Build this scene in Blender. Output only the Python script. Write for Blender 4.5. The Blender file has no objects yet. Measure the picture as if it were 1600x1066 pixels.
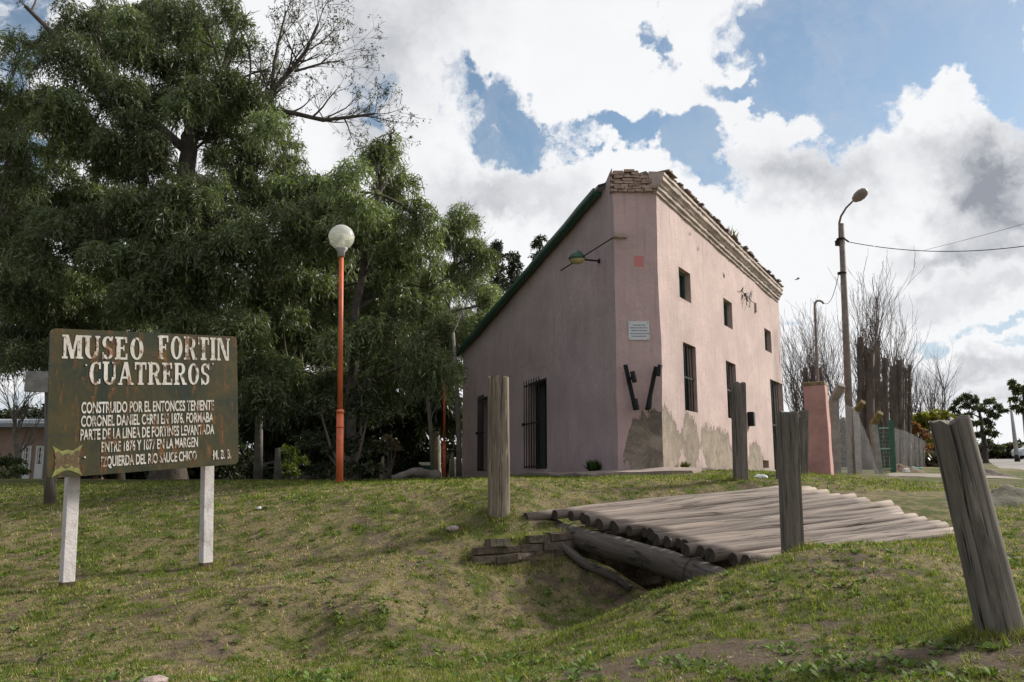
import bpy, bmesh, math, random
import numpy as np
from mathutils import Vector, Matrix, Euler
from math import radians as R, sin, cos, pi, tan, atan2, sqrt

S = bpy.context.scene
COL = S.collection
F = 1300.0            # focal length in photo pixels (photo is 1600 px wide)
TH = math.atan(217 / F)
E = 1.6               # eye height

# ------------------------------------------------------------------ camera
cam_d = bpy.data.cameras.new("camera")
cam = bpy.data.objects.new("camera", cam_d)
COL.objects.link(cam)
cam.location = (0, 0, E)
cam.rotation_euler = (pi / 2 + TH, 0, 0)
cam_d.sensor_width = 36
cam_d.lens = F / 1600 * 36
cam_d.clip_start = 0.05
cam_d.clip_end = 5000
S.camera = cam
S.view_settings.view_transform = 'Standard'
S.view_settings.look = 'None'
S.view_settings.exposure = 0.24
S.view_settings.gamma = 1.0


def ray(px, py):
    u = (px - 800) / F
    v = (533 - py) / F
    return Vector((u, cos(TH) - v * sin(TH), sin(TH) + v * cos(TH)))


def P(px, py, Y):
    d = ray(px, py)
    return Vector((0, 0, E)) + d * (Y / d.y)


# ------------------------------------------------------------------ sun
SUN_DIR = Vector((0.76, 0.44, 0.54)).normalized()
sl = bpy.data.lights.new("sun", 'SUN')
sl.energy = 4.9
sl.angle = R(9)
sl.color = (1.0, 0.93, 0.83)
so = bpy.data.objects.new("sun", sl)
COL.objects.link(so)
so.rotation_euler = SUN_DIR.to_track_quat('Z', 'Y').to_euler()
so.location = (30, 10, 40)

# ------------------------------------------------------------------ world: Nishita blue with procedural clouds
W = bpy.data.worlds.new("World")
S.world = W
W.use_nodes = True
nt = W.node_tree
nt.nodes.clear()


class NT:
    """tiny node-graph helper"""
    def __init__(s, tree):
        s.t = tree

    def n(s, typ, **kw):
        nd = s.t.nodes.new(typ)
        for k, v in kw.items():
            setattr(nd, k, v)
        return nd

    def put(s, sock, v):
        if isinstance(v, bpy.types.NodeSocket):
            s.t.links.new(v, sock)
        elif v is not None:
            sock.default_value = v

    def math(s, op, a, b=None, c=None, clamp=False):
        nd = s.n('ShaderNodeMath', operation=op, use_clamp=clamp)
        s.put(nd.inputs[0], a)
        if b is not None: s.put(nd.inputs[1], b)
        if c is not None: s.put(nd.inputs[2], c)
        return nd.outputs[0]

    def vmath(s, op, a, b=None):
        nd = s.n('ShaderNodeVectorMath', operation=op)
        s.put(nd.inputs[0], a)
        if b is not None: s.put(nd.inputs[3 if op == 'SCALE' else 1], b)
        return nd.outputs['Value'] if op in ('LENGTH', 'DOT_PRODUCT') else nd.outputs[0]

    def noise(s, vec, scale, detail=3, rough=.5, dist=0, out='Fac', dims='3D'):
        nd = s.n('ShaderNodeTexNoise', noise_dimensions=dims)
        s.put(nd.inputs['Vector'], vec)
        nd.inputs['Scale'].default_value = scale
        nd.inputs['Detail'].default_value = detail
        nd.inputs['Roughness'].default_value = rough
        nd.inputs['Distortion'].default_value = dist
        return nd.outputs[out]

    def mapr(s, v, a, b, c=0., d=1., smooth=False):
        nd = s.n('ShaderNodeMapRange')
        nd.clamp = True
        if smooth: nd.interpolation_type = 'SMOOTHSTEP'
        s.put(nd.inputs[0], v)
        for i, x in zip((1, 2, 3, 4), (a, b, c, d)): s.put(nd.inputs[i], x)
        return nd.outputs[0]

    def mix(s, f, a, b, blend='MIX'):
        nd = s.n('ShaderNodeMix', data_type='RGBA', blend_type=blend)
        s.put(nd.inputs[0], f)
        s.put(nd.inputs[6], c4(a)); s.put(nd.inputs[7], c4(b))
        return nd.outputs[2]

    def mapping(s, vec, loc=(0, 0, 0), rot=(0, 0, 0), scale=(1, 1, 1), typ='POINT'):
        nd = s.n('ShaderNodeMapping', vector_type=typ)
        s.put(nd.inputs[0], vec)
        nd.inputs[1].default_value = loc
        nd.inputs[2].default_value = rot
        nd.inputs[3].default_value = scale
        return nd.outputs[0]

    def ramp(s, f, stops, interp='LINEAR'):
        nd = s.n('ShaderNodeValToRGB')
        cr = nd.color_ramp
        cr.interpolation = interp
        while len(cr.elements) < len(stops): cr.elements.new(.5)
        for e, (p, c) in zip(cr.elements, stops):
            e.position = p
            e.color = c4(c) if not isinstance(c, (int, float)) else (c, c, c, 1)
        s.put(nd.inputs[0], f)
        return nd.outputs[0]


def c4(c):
    if isinstance(c, (tuple, list)) and len(c) == 3:
        return (*c, 1)
    return c


g = NT(nt)
gen = g.n('ShaderNodeTexCoord').outputs['Generated']
dirn = g.vmath('NORMALIZE', gen)
w1 = g.vmath('SCALE', g.vmath('SUBTRACT', g.noise(dirn, 5, 4, .55, 0, 'Color'), (.5, .5, .5)), .16)
w2 = g.vmath('SCALE', g.vmath('SUBTRACT', g.noise(dirn, 20, 4, .65, 0, 'Color'), (.5, .5, .5)), .08)
dw = g.vmath('ADD', g.vmath('ADD', dirn, w1), w2)


def blob(px, py, rx, ry, amp, base, soft=False):
    d0 = ray(px, py).normalized()
    ux = Vector((0, 0, 1)).cross(d0); ux = -ux.normalized()
    ux = d0.cross(Vector((0, 0, 1))).normalized()
    uy = ux.cross(d0)
    m = Matrix((ux, uy, d0)).transposed()
    k = 1.0 / F
    mp = g.mapping(dw, d0, m.to_euler(), (rx * k, ry * k, .4), 'TEXTURE')
    v = g.mapr(g.vmath('LENGTH', mp), 0, 1.35, amp, 0.0, True)
    return g.math('ADD', base, v) if base is not None else v


HOLES = [(1340, 105, 150, 75), (1470, 55, 110, 50), (1250, 25, 90, 40), (1290, 205, 100, 60), (1200, 150, 70, 28),
         (1055, 85, 28, 32), (790, 205, 120, 36), (880, 240, 100, 34), (1010, 232, 90, 22), (1105, 262, 75, 50), (1130, 310, 34, 40),
         (1535, 80, 50, 34), (1570, 130, 50, 30), (60, 30, 90, 70), (20, 240, 60, 110), (570, 130, 36, 45), (1530, 498, 80, 13),
         (1590, 488, 50, 16), (1225, 505, 40, 14), (180, 620, 200, 60), (1590, 525, 60, 10), (1490, 520, 20, 12)]
hs = None
for h in HOLES:
    hs = blob(*h, 1.0, hs)
WH = [(1010, 60, 60, 60), (1245, 60, 45, 20), (1060, 265, 35, 26), (1200, 235, 60, 22), (1150, 200, 40, 14), (980, 250, 40, 14), (1450, 150, 90, 50), (1000, 140, 60, 30), (1330, 150, 40, 14), (1420, 60, 40, 12), (1180, 110, 30, 20)]
ws = None
for h in WH:
    ws = blob(*h, 0.75, ws)
GREY = [(780, 305, 130, 40, .55), (1270, 312, 120, 42, .6), (1570, 275, 95, 75, 1.25), (1510, 392, 90, 26, .8), (640, 60, 140, 80, .5),
        (1400, 462, 70, 22, .35), (1520, 570, 130, 22, .6), (1530, 615, 130, 18, .5), (1440, 250, 40, 26, .25), (740, 345, 100, 24, .3),
        (540, 100, 60, 90, .45), (1560, 440, 90, 20, .4)]
gs = None
for (a, b, c, d, e) in GREY:
    gs = blob(a, b, c, d, e, gs, True)
n_big = g.noise(dirn, 3.2, 5, .55)
n_fine = g.noise(dw, 11, 7, .66)
cov = g.math('ADD', g.math('MULTIPLY', n_big, .9), g.math('MULTIPLY', n_fine, 1.2))
cov = g.math('SUBTRACT', cov, .12)
cov = g.math('ADD', cov, -.02)
cov = g.math('SUBTRACT', cov, g.math('MULTIPLY', g.math('MULTIPLY', hs, g.mapr(g.noise(dw, 8, 6, .7), .36, .62, .5, 1.15)), .9))
cov = g.math('ADD', cov, g.math('MULTIPLY', ws, .42))
mask = g.mapr(cov, .27, .70, 0, 1, True)
gn = g.math('MULTIPLY', g.mapr(g.noise(dw, 6, 4, .6), .45, .75), .16)
gfac = g.math('ADD', g.math('MULTIPLY', gs, g.mapr(n_fine, .28, .64, .45, 1.15)), g.math('MULTIPLY', gn, .5), clamp=True)
ccol = g.mix(gfac, (8.0, 8.05, 8.2), (2.7, 2.9, 3.3))
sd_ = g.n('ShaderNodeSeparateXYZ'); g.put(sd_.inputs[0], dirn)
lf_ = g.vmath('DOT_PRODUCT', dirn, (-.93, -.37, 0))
ccol = g.mix(g.mapr(lf_, .15, .85, 0, .86, True), ccol, (1.2, 1.55, 2.4))      # added dimming of the unseen sky at left, darkens the left wall
ccol = g.mix(g.mapr(sd_.outputs[1], -.5, .25, .40, 0, True), ccol, (3.0, 3.2, 3.7))   # unseen sky behind the viewer dimmed too, to darken left wall and chamfer
sky = g.n('ShaderNodeTexSky', sky_type='NISHITA')
sky.sun_disc = False
sky.sun_elevation = math.asin(SUN_DIR.z)
sky.sun_rotation = atan2(SUN_DIR.x, SUN_DIR.y)
sky.air_density = 1.0
sky.dust_density = 0.3
sky.ozone_density = 2.0
skyc = g.mix(g.mapr(n_fine, .4, .75, .02, .42), g.mix(1.0, sky.outputs[0], (1.15, 1.12, 1.0), 'MULTIPLY'), (5.2, 5.4, 5.8))
skyc = g.mix(g.mapr(sd_.outputs[2], .06, .36, .8, 0), skyc, (4.3, 4.8, 5.6))
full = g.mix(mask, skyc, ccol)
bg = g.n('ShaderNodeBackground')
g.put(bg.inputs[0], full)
bg.inputs[1].default_value = 0.1
out = g.n('ShaderNodeOutputWorld')
nt.links.new(bg.outputs[0], out.inputs[0])

# ------------------------------------------------------------------ helpers


def tag(o, label=None, cat=None, group=None, kind=None):
    if label: o['label'] = label
    if cat: o['category'] = cat
    if group: o['group'] = group
    if kind: o['kind'] = kind
    return o


def empty(name, loc=(0, 0, 0), rot=(0, 0, 0)):
    o = bpy.data.objects.new(name, None)
    COL.objects.link(o)
    o.location = loc
    o.rotation_euler = rot
    o.empty_display_size = .2
    return o


def mesh_obj(name, verts, faces, mats, parent=None, smooth=False, midx=None, uvs=None):
    me = bpy.data.meshes.new(name)
    me.from_pydata([tuple(v) for v in verts], [], [tuple(f) for f in faces])
    for m in (mats if isinstance(mats, (list, tuple)) else [mats]):
        me.materials.append(m)
    if midx is not None:
        me.polygons.foreach_set('material_index', midx)
    if smooth is True:
        me.polygons.foreach_set('use_smooth', [True] * len(me.polygons))
    elif isinstance(smooth, list):
        me.polygons.foreach_set('use_smooth', smooth)
    if uvs is not None:
        ul = me.uv_layers.new(name='UVMap')
        for l in me.loops:
            ul.data[l.index].uv = uvs[l.vertex_index]
    me.update()
    o = bpy.data.objects.new(name, me)
    COL.objects.link(o)
    if parent: o.parent = parent
    return o


def np_mesh(name, V, Fq, mat, parent=None, col=None, smooth=False):
    """V (n,3), Fq (m,k) face index array with constant k"""
    me = bpy.data.meshes.new(name)
    V = np.ascontiguousarray(V, dtype=np.float32)
    Fq = np.ascontiguousarray(Fq, dtype=np.int32)
    m, k = Fq.shape
    me.vertices.add(len(V)); me.vertices.foreach_set('co', V.ravel())
    me.loops.add(m * k); me.loops.foreach_set('vertex_index', Fq.ravel())
    me.polygons.add(m); me.polygons.foreach_set('loop_start', np.arange(0, m * k, k, dtype=np.int32))
    me.polygons.foreach_set('loop_total', np.full(m, k, dtype=np.int32))
    if smooth: me.polygons.foreach_set('use_smooth', np.ones(m, dtype=bool))
    me.update(calc_edges=True)
    if col is not None:
        a = me.color_attributes.new('Col', 'FLOAT_COLOR', 'POINT')
        c = np.ones((len(V), 4), dtype=np.float32); c[:, :3] = col
        a.data.foreach_set('color', c.ravel())
    me.materials.append(mat)
    o = bpy.data.objects.new(name, me)
    COL.objects.link(o)
    if parent: o.parent = parent
    return o


class MB:
    """collects boxes, tubes and polygons; build() links them as ONE mesh object"""
    def __init__(s):
        s.v, s.f, s.m, s.sm = [], [], [], []

    def add(s, verts, faces, mi=0, sm=False):
        b = len(s.v)
        s.v += [Vector(v) for v in verts]
        s.f += [tuple(i + b for i in f) for f in faces]
        s.m += [mi] * len(faces); s.sm += [sm] * len(faces)
        return s

    def box(s, c, size, ax=None, mi=0, jit=0, rng=None):
        """box centre c, full sizes, axes matrix columns ax"""
        c = Vector(c)
        ax = ax or (Vector((1, 0, 0)), Vector((0, 1, 0)), Vector((0, 0, 1)))
        vs = []
        for k in (-1, 1):
            for j in (-1, 1):
                for i in (-1, 1):
                    p = c + ax[0] * (i * size[0] / 2) + ax[1] * (j * size[1] / 2) + ax[2] * (k * size[2] / 2)
                    if jit: p = p + Vector((rng.uniform(-jit, jit), rng.uniform(-jit, jit), rng.uniform(-jit, jit)))
                    vs.append(p)
        s.add(vs, [(0, 2, 3, 1), (4, 5, 7, 6), (0, 1, 5, 4), (2, 6, 7, 3), (0, 4, 6, 2), (1, 3, 7, 5)], mi)
        return s

    def bar(s, a, b, w, h=None, up=(0, 0, 1), mi=0):
        a, b = Vector(a), Vector(b)
        d = (b - a); L = d.length; d.normalize()
        x = d.cross(Vector(up))
        if x.length < 1e-4: x = d.cross(Vector((1, 0, 0)))
        x.normalize(); y = x.cross(d)
        return s.box((a + b) / 2, (w, h or w, L), (x, y, d), mi)

    def tube(s, pts, rad, seg=8, mi=0, caps=True, capmi=None, wob=0, rng=None):
        pts = [Vector(p) for p in pts]
        n = len(pts)
        if not isinstance(rad, (list, tuple)): rad = [rad] * n
        b = len(s.v)
        up = None
        for i, p in enumerate(pts):
            t = (pts[min(i + 1, n - 1)] - pts[max(i - 1, 0)])
            if t.length < 1e-9: t = Vector((0, 0, 1))
            t.normalize()
            if up is None:
                up = t.orthogonal().normalized()
            else:
                up = (up - t * up.dot(t))
                if up.length < 1e-5: up = t.orthogonal()
                up.normalize()
            q = t.cross(up)
            for k in range(seg):
                a = 2 * pi * k / seg
                r = rad[i] * (1 + (rng.uniform(-wob, wob) if wob else 0))
                s.v.append(p + (up * cos(a) + q * sin(a)) * r)
        for i in range(n - 1):
            for k in range(seg):
                k2 = (k + 1) % seg
                s.f.append((b + i * seg + k, b + i * seg + k2, b + (i + 1) * seg + k2, b + (i + 1) * seg + k))
                s.m.append(mi); s.sm.append(True)
        if caps:
            cm = mi if capmi is None else capmi
            s.f.append(tuple(b + k for k in reversed(range(seg)))); s.m.append(cm); s.sm.append(False)
            s.f.append(tuple(b + (n - 1) * seg + k for k in range(seg))); s.m.append(cm); s.sm.append(False)
        return s

    def lathe(s, c, prof, seg=24, mi=0, ax=None):
        c = Vector(c)
        ax = ax or (Vector((1, 0, 0)), Vector((0, 1, 0)), Vector((0, 0, 1)))
        b = len(s.v)
        for (r, z) in prof:
            for k in range(seg):
                a = 2 * pi * k / seg
                s.v.append(c + ax[0] * (r * cos(a)) + ax[1] * (r * sin(a)) + ax[2] * z)
        for i in range(len(prof) - 1):
            for k in range(seg):
                k2 = (k + 1) % seg
                s.f.append((b + i * seg + k, b + i * seg + k2, b + (i + 1) * seg + k2, b + (i + 1) * seg + k))
                s.m.append(mi); s.sm.append(True)
        return s

    def build(s, name, mats, parent=None, origin=None, bevel=0):
        o = Vector(origin) if origin is not None else Vector((0, 0, 0))
        ob = mesh_obj(name, [v - o for v in s.v], s.f, mats, parent, s.sm, s.m)
        ob.location = o
        if bevel:
            md = ob.modifiers.new('bevel', 'BEVEL'); md.width = bevel; md.segments = 2; md.limit_method = 'ANGLE'
        return ob


# ---- numpy value noise
def _h(ix, iy, seed):
    n = (ix.astype(np.int64) * 374761393 + iy.astype(np.int64) * 668265263 + seed * 1442695041) & 0xffffffff
    n = ((n ^ (n >> 13)) * 1274126177) & 0xffffffff
    n = n ^ (n >> 16)
    return (n & 0xffff) / 65535.0


def vnoise(x, y, seed=0):
    x = np.asarray(x, float); y = np.asarray(y, float)
    ix, iy = np.floor(x), np.floor(y)
    fx, fy = x - ix, y - iy
    fx = fx * fx * (3 - 2 * fx); fy = fy * fy * (3 - 2 * fy)
    a, b = _h(ix, iy, seed), _h(ix + 1, iy, seed)
    c, d = _h(ix, iy + 1, seed), _h(ix + 1, iy + 1, seed)
    return (a + (b - a) * fx) * (1 - fy) + (c + (d - c) * fx) * fy


def fbm(x, y, seed=0, oct=4):
    t = 0; a = .5; s = 0
    for o in range(oct):
        t = t + a * vnoise(x * 2 ** o, y * 2 ** o, seed + o * 17); s += a; a *= .5
    return t / s


def sstep(a, b, x):
    t = np.clip((x - a) / (b - a), 0, 1)
    return t * t * (3 - 2 * t)


# ------------------------------------------------------------------ materials
def new_mat(name):
    m = bpy.data.materials.new(name)
    m.use_nodes = True
    m.node_tree.nodes.clear()
    g = NT(m.node_tree)
    bs = g.n('ShaderNodeBsdfPrincipled')
    o = g.n('ShaderNodeOutputMaterial')
    m.node_tree.links.new(bs.outputs[0], o.inputs[0])
    return m, g, bs, o


def simple(name, col, rough=.6, var=.25, scale=6, metal=0, bump=.0, bscale=40, dirt=None, dirt_amt=.5):
    m, g, bs, o = new_mat(name)
    tc = g.n('ShaderNodeTexCoord').outputs['Object']
    n1 = g.noise(tc, scale, 5, .6)
    c = g.mix(g.mapr(n1, .3, .7), tuple(x * (1 - var) for x in col), tuple(min(1, x * (1 + var)) for x in col))
    if dirt:
        n2 = g.noise(tc, scale * .6, 6, .7, .5)
        c = g.mix(g.mapr(n2, .5, .68, 0, dirt_amt), c, dirt)
    g.put(bs.inputs['Base Color'], c)
    bs.inputs['Roughness'].default_value = rough
    bs.inputs['Metallic'].default_value = metal
    if bump:
        b = g.n('ShaderNodeBump'); b.inputs['Strength'].default_value = bump; b.inputs['Distance'].default_value = .02
        g.put(b.inputs['Height'], g.noise(tc, bscale, 4, .6))
        g.put(bs.inputs['Normal'], b.outputs[0])
    return m


def wood_mat(name, light, dark, stretch=(8, 8, .7), scale=3.0, crack=.7, rough=.85, tint=False):
    m, g, bs, o = new_mat(name)
    tc = g.n('ShaderNodeTexCoord').outputs['Object']
    mp = g.mapping(tc, scale=stretch)
    n1 = g.noise(mp, scale, 7, .72, .9)
    n2 = g.noise(g.mapping(tc, scale=(1.6, 1.6, .6) if stretch[2] < 2 else (.25, 2.2, 2.2)), 2.6, 4, .6)
    mp2 = g.mapping(tc, scale=(stretch[0] * 2.2, stretch[1] * 2.2, stretch[2] * .5))
    n3 = g.noise(mp2, scale, 5, .6, .7)
    c = g.mix(g.mapr(n1, .3, .7), dark, light)
    c = g.mix(g.mapr(n2, .42, .62, 0, .35 if tint else .7), c, tuple(x * .42 for x in light))
    if tint:
        oi = g.n('ShaderNodeObjectInfo').outputs['Random']
        c = g.mix(1, c, g.ramp(oi, [(0, (.55, .53, .51)), (.5, (.95, .93, .92)), (1, (1.3, 1.27, 1.22))]), 'MULTIPLY')
    c = g.mix(g.mapr(n3, .56, .64, 0, crack), c, tuple(x * (.4 if tint else .25) for x in dark))
    g.put(bs.inputs['Base Color'], c)
    bs.inputs['Roughness'].default_value = rough
    b = g.n('ShaderNodeBump'); b.inputs['Strength'].default_value = .6; b.inputs['Distance'].default_value = .015
    g.put(b.inputs['Height'], g.math('SUBTRACT', n1, g.mapr(n3, .58, .7)))
    g.put(bs.inputs['Normal'], b.outputs[0])
    return m


def leaf_mat(name, rough=.5, trans=.3, spec=.4):
    m, g, bs, o = new_mat(name)
    a = g.n('ShaderNodeVertexColor', layer_name='Col').outputs[0]
    g.put(bs.inputs['Base Color'], a)
    bs.inputs['Roughness'].default_value = rough
    bs.inputs['Specular IOR Level'].default_value = spec
    tr = g.n('ShaderNodeBsdfTranslucent')
    g.put(tr.inputs[0], g.mix(1, a, (1.3, 1.45, .6), 'MULTIPLY'))
    mx = g.n('ShaderNodeMixShader'); mx.inputs[0].default_value = trans
    m.node_tree.links.new(bs.outputs[0], mx.inputs[1]); m.node_tree.links.new(tr.outputs[0], mx.inputs[2])
    m.node_tree.links.new(mx.outputs[0], o.inputs[0])
    return m


PINK = (.565, .44, .412)


def plaster(name, kind, col=PINK):
    m, g, bs, o = new_mat(name)
    uv = g.n('ShaderNodeUVMap', uv_map='UVMap').outputs[0]
    pos = g.n('ShaderNodeNewGeometry').outputs['Position']
    sx = g.n('ShaderNodeSeparateXYZ'); g.put(sx.inputs[0], uv)
    s_, z_ = sx.outputs[0], sx.outputs[1]
    n1 = g.noise(pos, 1.1, 6, .62, .4)
    n2 = g.noise(pos, 7, 5, .65)
    n3 = g.noise(g.mapping(pos, scale=(5, 5, .35)), 2.5, 5, .6)
    n4 = g.noise(pos, 28, 4, .7)
    c = g.mix(g.mapr(n1, .3, .72), tuple(x * .80 for x in col), tuple(x * 1.13 for x in col))
    c = g.mix(g.mapr(n2, .52, .72, 0, .5), c, (.54, .47, .42))          # paint worn thin
    c = g.mix(g.mapr(n3, .52, .72, 0, .5), c, (.34, .275, .26))
    n5 = g.noise(pos, .55, 5, .6, .6)
    c = g.mix(g.mapr(n5, .5, .62, 0, .45), c, tuple(x * .80 for x in col))
    ck = g.math('ABSOLUTE', g.math('SUBTRACT', g.noise(pos, 1.7, 6, .62, 1.2), .5))
    c = g.mix(g.math('MULTIPLY', g.mapr(ck, .0, .006, .6, 0), g.mapr(n1, .5, .56)), c, (.16, .12, .11))         # rain streaks
    c = g.mix(g.mapr(n4, .60, .74, 0, .3), c, (.30, .25, .235))
    low = g.mapr(g.math('ADD', z_, g.math('MULTIPLY', n2, .5)), .2, .75, .5, 0, True)
    c = g.mix(low, c, (.32, .255, .23))                                  # splash dirt at the foot
    height = g.math('ADD', g.math('MULTIPLY', n2, .6), g.math('MULTIPLY', n4, .25))
    if kind in ('right', 'chamfer'):
        ln = g.noise(g.mapping(uv, scale=(7, 2.0, 1)), 1.4, 5, .68, .5)
        ln2 = g.noise(uv, 9, 5, .7)
        wob = g.math('ADD', g.math('MULTIPLY', g.math('SUBTRACT', ln, .5), .75), g.math('MULTIPLY', g.math('SUBTRACT', ln2, .5), .35))
        if kind == 'right':
            L = 10.0
            top = [(0, 1.14), (.25, 1.12), (.5, 1.02), (.75, .74), (.95, .66), (1.15, .95), (1.35, 1.16), (1.7, 1.05), (2.0, .88), (2.15, .58), (2.35, .92), (3.3, .95), (4.2, .85),
                   (4.7, .2), (4.9, -.5), (5.5, -.4), (6.0, .65), (6.6, .8), (7.2, .5), (7.8, -.5), (10, -1)]
            isl = [(0, -.3), (.55, -.3), (.95, .32), (1.15, .4), (1.35, 0), (1.6, -.3), (2.0, .3), (2.2, .55), (2.5, .1), (3.0, -.2), (10, -.3)]
        else:
            L = 1.0
            top = [(0, -1), (.1, .35), (.2, .72), (.3, .95), (.45, 1.05), (.8, 1.1), (1, 1.1)]
            isl = [(0, 1), (.1, .2), (.2, .2), (.32, -.3), (1, -.3)]
        enc = lambda lst: [(x / L, (h + 1.0) / 2.2) for x, h in lst]
        sn = g.math('DIVIDE', s_, L)
        ht = g.math('SUBTRACT', g.math('MULTIPLY', g.ramp(sn, enc(top)), 2.2), 1.0)
        hb = g.math('SUBTRACT', g.math('MULTIPLY', g.ramp(sn, enc(isl)), 2.2), 1.0)
        d1 = g.math('SUBTRACT', g.math('ADD', ht, wob), z_)
        d2 = g.math('SUBTRACT', z_, g.math('ADD', hb, wob))
        dd = g.math('MINIMUM', d1, d2)
        mk = g.mapr(g.math('ADD', dd, g.math('MULTIPLY', g.math('SUBTRACT', n4, .5), .12)), -.015, .05)
        rim = g.math('MULTIPLY', g.mapr(dd, -.02, .01), g.mapr(dd, .02, .07, 1, 0))
        pn = g.noise(pos, 3.2, 6, .68, .6)
        pc = g.mix(g.mapr(pn, .35, .66), (.20, .165, .13), (.37, .31, .245))
        pc = g.mix(g.mapr(n4, .5, .75, 0, .5), pc, (.45, .42, .37))
        pc = g.mix(g.mapr(dd, .0, .16, .45, 0), pc, (.15, .12, .095))
        if kind == 'chamfer':
            pc = g.mix(g.mapr(g.noise(pos, 2.0, 5, .7, .8), .45, .6, 0, .8), pc, (.12, .105, .09))
        c = g.mix(mk, c, pc)
        c = g.mix(g.math('MULTIPLY', rim, .35), c, (.16, .13, .11))
        height = g.math('SUBTRACT', height, g.math('MULTIPLY', mk, .8))
    if kind == 'chamfer':  # salmon repaint square
        a = g.math('MULTIPLY', g.math('GREATER_THAN', s_, .375), g.math('LESS_THAN', s_, .565))
        b = g.math('MULTIPLY', g.math('GREATER_THAN', z_, 3.765), g.math('LESS_THAN', z_, 3.975))
        c = g.mix(g.math('MULTIPLY', g.math('MULTIPLY', a, b), g.mapr(n4, .2, .4, .6, 1)), c, (.58, .23, .22))
    g.put(bs.inputs['Base Color'], c)
    bs.inputs['Roughness'].default_value = .9
    bs.inputs['Specular IOR Level'].default_value = .2
    bm_ = g.n('ShaderNodeBump'); bm_.inputs['Strength'].default_value = .55; bm_.inputs['Distance'].default_value = .03
    g.put(bm_.inputs['Height'], height)
    g.put(bs.inputs['Normal'], bm_.outputs[0])
    return m


M = {}
M['wall_l'] = plaster('pink_plaster', 'left', (.545, .425, .425))
M['wall_c'] = plaster('pink_plaster_corner', 'chamfer', (.56, .405, .395))
M['wall_r'] = plaster('pink_plaster_front', 'right')
M['reveal'] = simple('plaster_reveal', (.42, .32, .29), .9, .2, 5, bump=.3)
M['cornice'] = simple('cornice_plaster', (.44, .37, .32), .9, .3, 3, bump=.5, bscale=18, dirt=(.16, .13, .11), dirt_amt=.75)
M['brick'] = simple('old_brick', (.40, .29, .235), .95, .4, 9, bump=.8, bscale=30, dirt=(.17, .14, .12), dirt_amt=.6)
M['tile'] = simple('roof_tile', (.17, .12, .10), .9, .4, 4, bump=.4)
M['green_metal'] = simple('green_paint', (.025, .085, .062), .45, .3, 8, dirt=(.05, .05, .045), dirt_amt=.4)
M['black_iron'] = simple('black_iron', (.008, .008, .009), .85, .3, 20)
M['dark_wood'] = simple('dark_door', (.025, .035, .03), .6, .4, 10)
M['dark_glass'] = simple('dark_pane', (.012, .014, .015), .15, .2, 4)
M['concrete'] = simple('concrete', (.27, .255, .235), .95, .3, 6, bump=.5, dirt=(.13, .12, .10), dirt_amt=.6)
M['moss'] = simple('mossy_concrete', (.19, .15, .06), .95, .4, 14, bump=.5, dirt=(.14, .13, .10))
M['slab'] = simple('walk_slab', (.30, .235, .205), .95, .3, 5, bump=.5, dirt=(.14, .12, .09), dirt_amt=.6)
M['pillar'] = simple('salmon_paint', (.47, .265, .235), .9, .2, 3, bump=.5, dirt=(.30, .20, .165), dirt_amt=.75)
M['pillar_cap'] = simple('lichen_cap', (.20, .15, .08), .95, .4, 12)
M['orange'] = simple('orange_paint', (.60, .125, .04), .55, .2, 5, dirt=(.22, .075, .04), dirt_amt=.8)
M['grey_paint'] = simple('grey_metal', (.42, .42, .42), .5, .15, 5)
M['pole'] = simple('weathered_pole', (.20, .165, .145), .8, .3, 7, dirt=(.10, .085, .075))
M['white_post'] = simple('white_post', (.66, .62, .61), .75, .12, 7, bump=.3, dirt=(.28, .24, .21), dirt_amt=.7)
M['rust_end'] = simple('rusty_foot', (.10, .06, .045), .95, .4, 20)
M['post_wood'] = wood_mat('weathered_post', (.37, .30, .22), (.085, .068, .05))
M['post_dark'] = wood_mat('weathered_post_dark', (.26, .222, .185), (.085, .072, .06))
M['post_grey'] = wood_mat('split_post', (.31, .27, .225), (.04, .034, .03), stretch=(7, 7, .45), crack=.95)
M['log'] = wood_mat('deck_log', (.32, .262, .222), (.165, .13, .108), stretch=(.16, 6, 6), scale=3, crack=.7, tint=True)
M['beam'] = wood_mat('beam_log', (.16, .135, .11), (.055, .045, .038), stretch=(.5, 6, 6), scale=3)
M['log_end'] = simple('log_end_grain', (.05, .04, .031), .95, .45, 14, bump=.5)
M['plank'] = simple('grey_plank', (.24, .23, .22), .9, .3, 8, bump=.4)
M['bark'] = simple('bark', (.085, .07, .058), .95, .45, 6, bump=.8, bscale=16)
M['bark_pale'] = simple('pale_bark', (.20, .18, .155), .95, .35, 5, bump=.6, bscale=14)
M['bark_pop'] = simple('poplar_bark', (.125, .10, .085), .95, .35, 3, bump=.6, bscale=10)
M['twig'] = simple('twig', (.13, .105, .09), .95, .3, 4)
M['leaf'] = leaf_mat('leaf', .48, .28, .5)
M['needle'] = leaf_mat('needle', .6, .15, .3)
M['grass'] = leaf_mat('grass_blade', .7, .3, .15)
M['weed'] = leaf_mat('weed_leaf', .65, .25, .12)
M['wire'] = simple('cable', (.02, .02, .02), .6, .1)
M['stone'] = simple('stone', (.34, .26, .24), .95, .3, 12, bump=.6)
M['plaque'] = simple('marble', (.62, .64, .66), .35, .08, 6)
M['ink'] = simple('engraving', (.20, .20, .26), .7, .1)
M['white_paint'] = simple('white_paint', (.75, .75, .74), .6, .08)
M['house_wall'] = simple('house_wall', (.36, .245, .205), .9, .15, 3)
M['house_roof'] = simple('house_roof', (.26, .28, .30), .6, .15, 4)
M['brown_glass'] = simple('brown_pane', (.10, .05, .035), .3, .3, 4)
M['teal'] = simple('teal_net', (.02, .075, .08), .8, .3, 3)
M['gate_green'] = simple('gate_green', (.01, .085, .04), .5, .2, 6)
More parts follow.
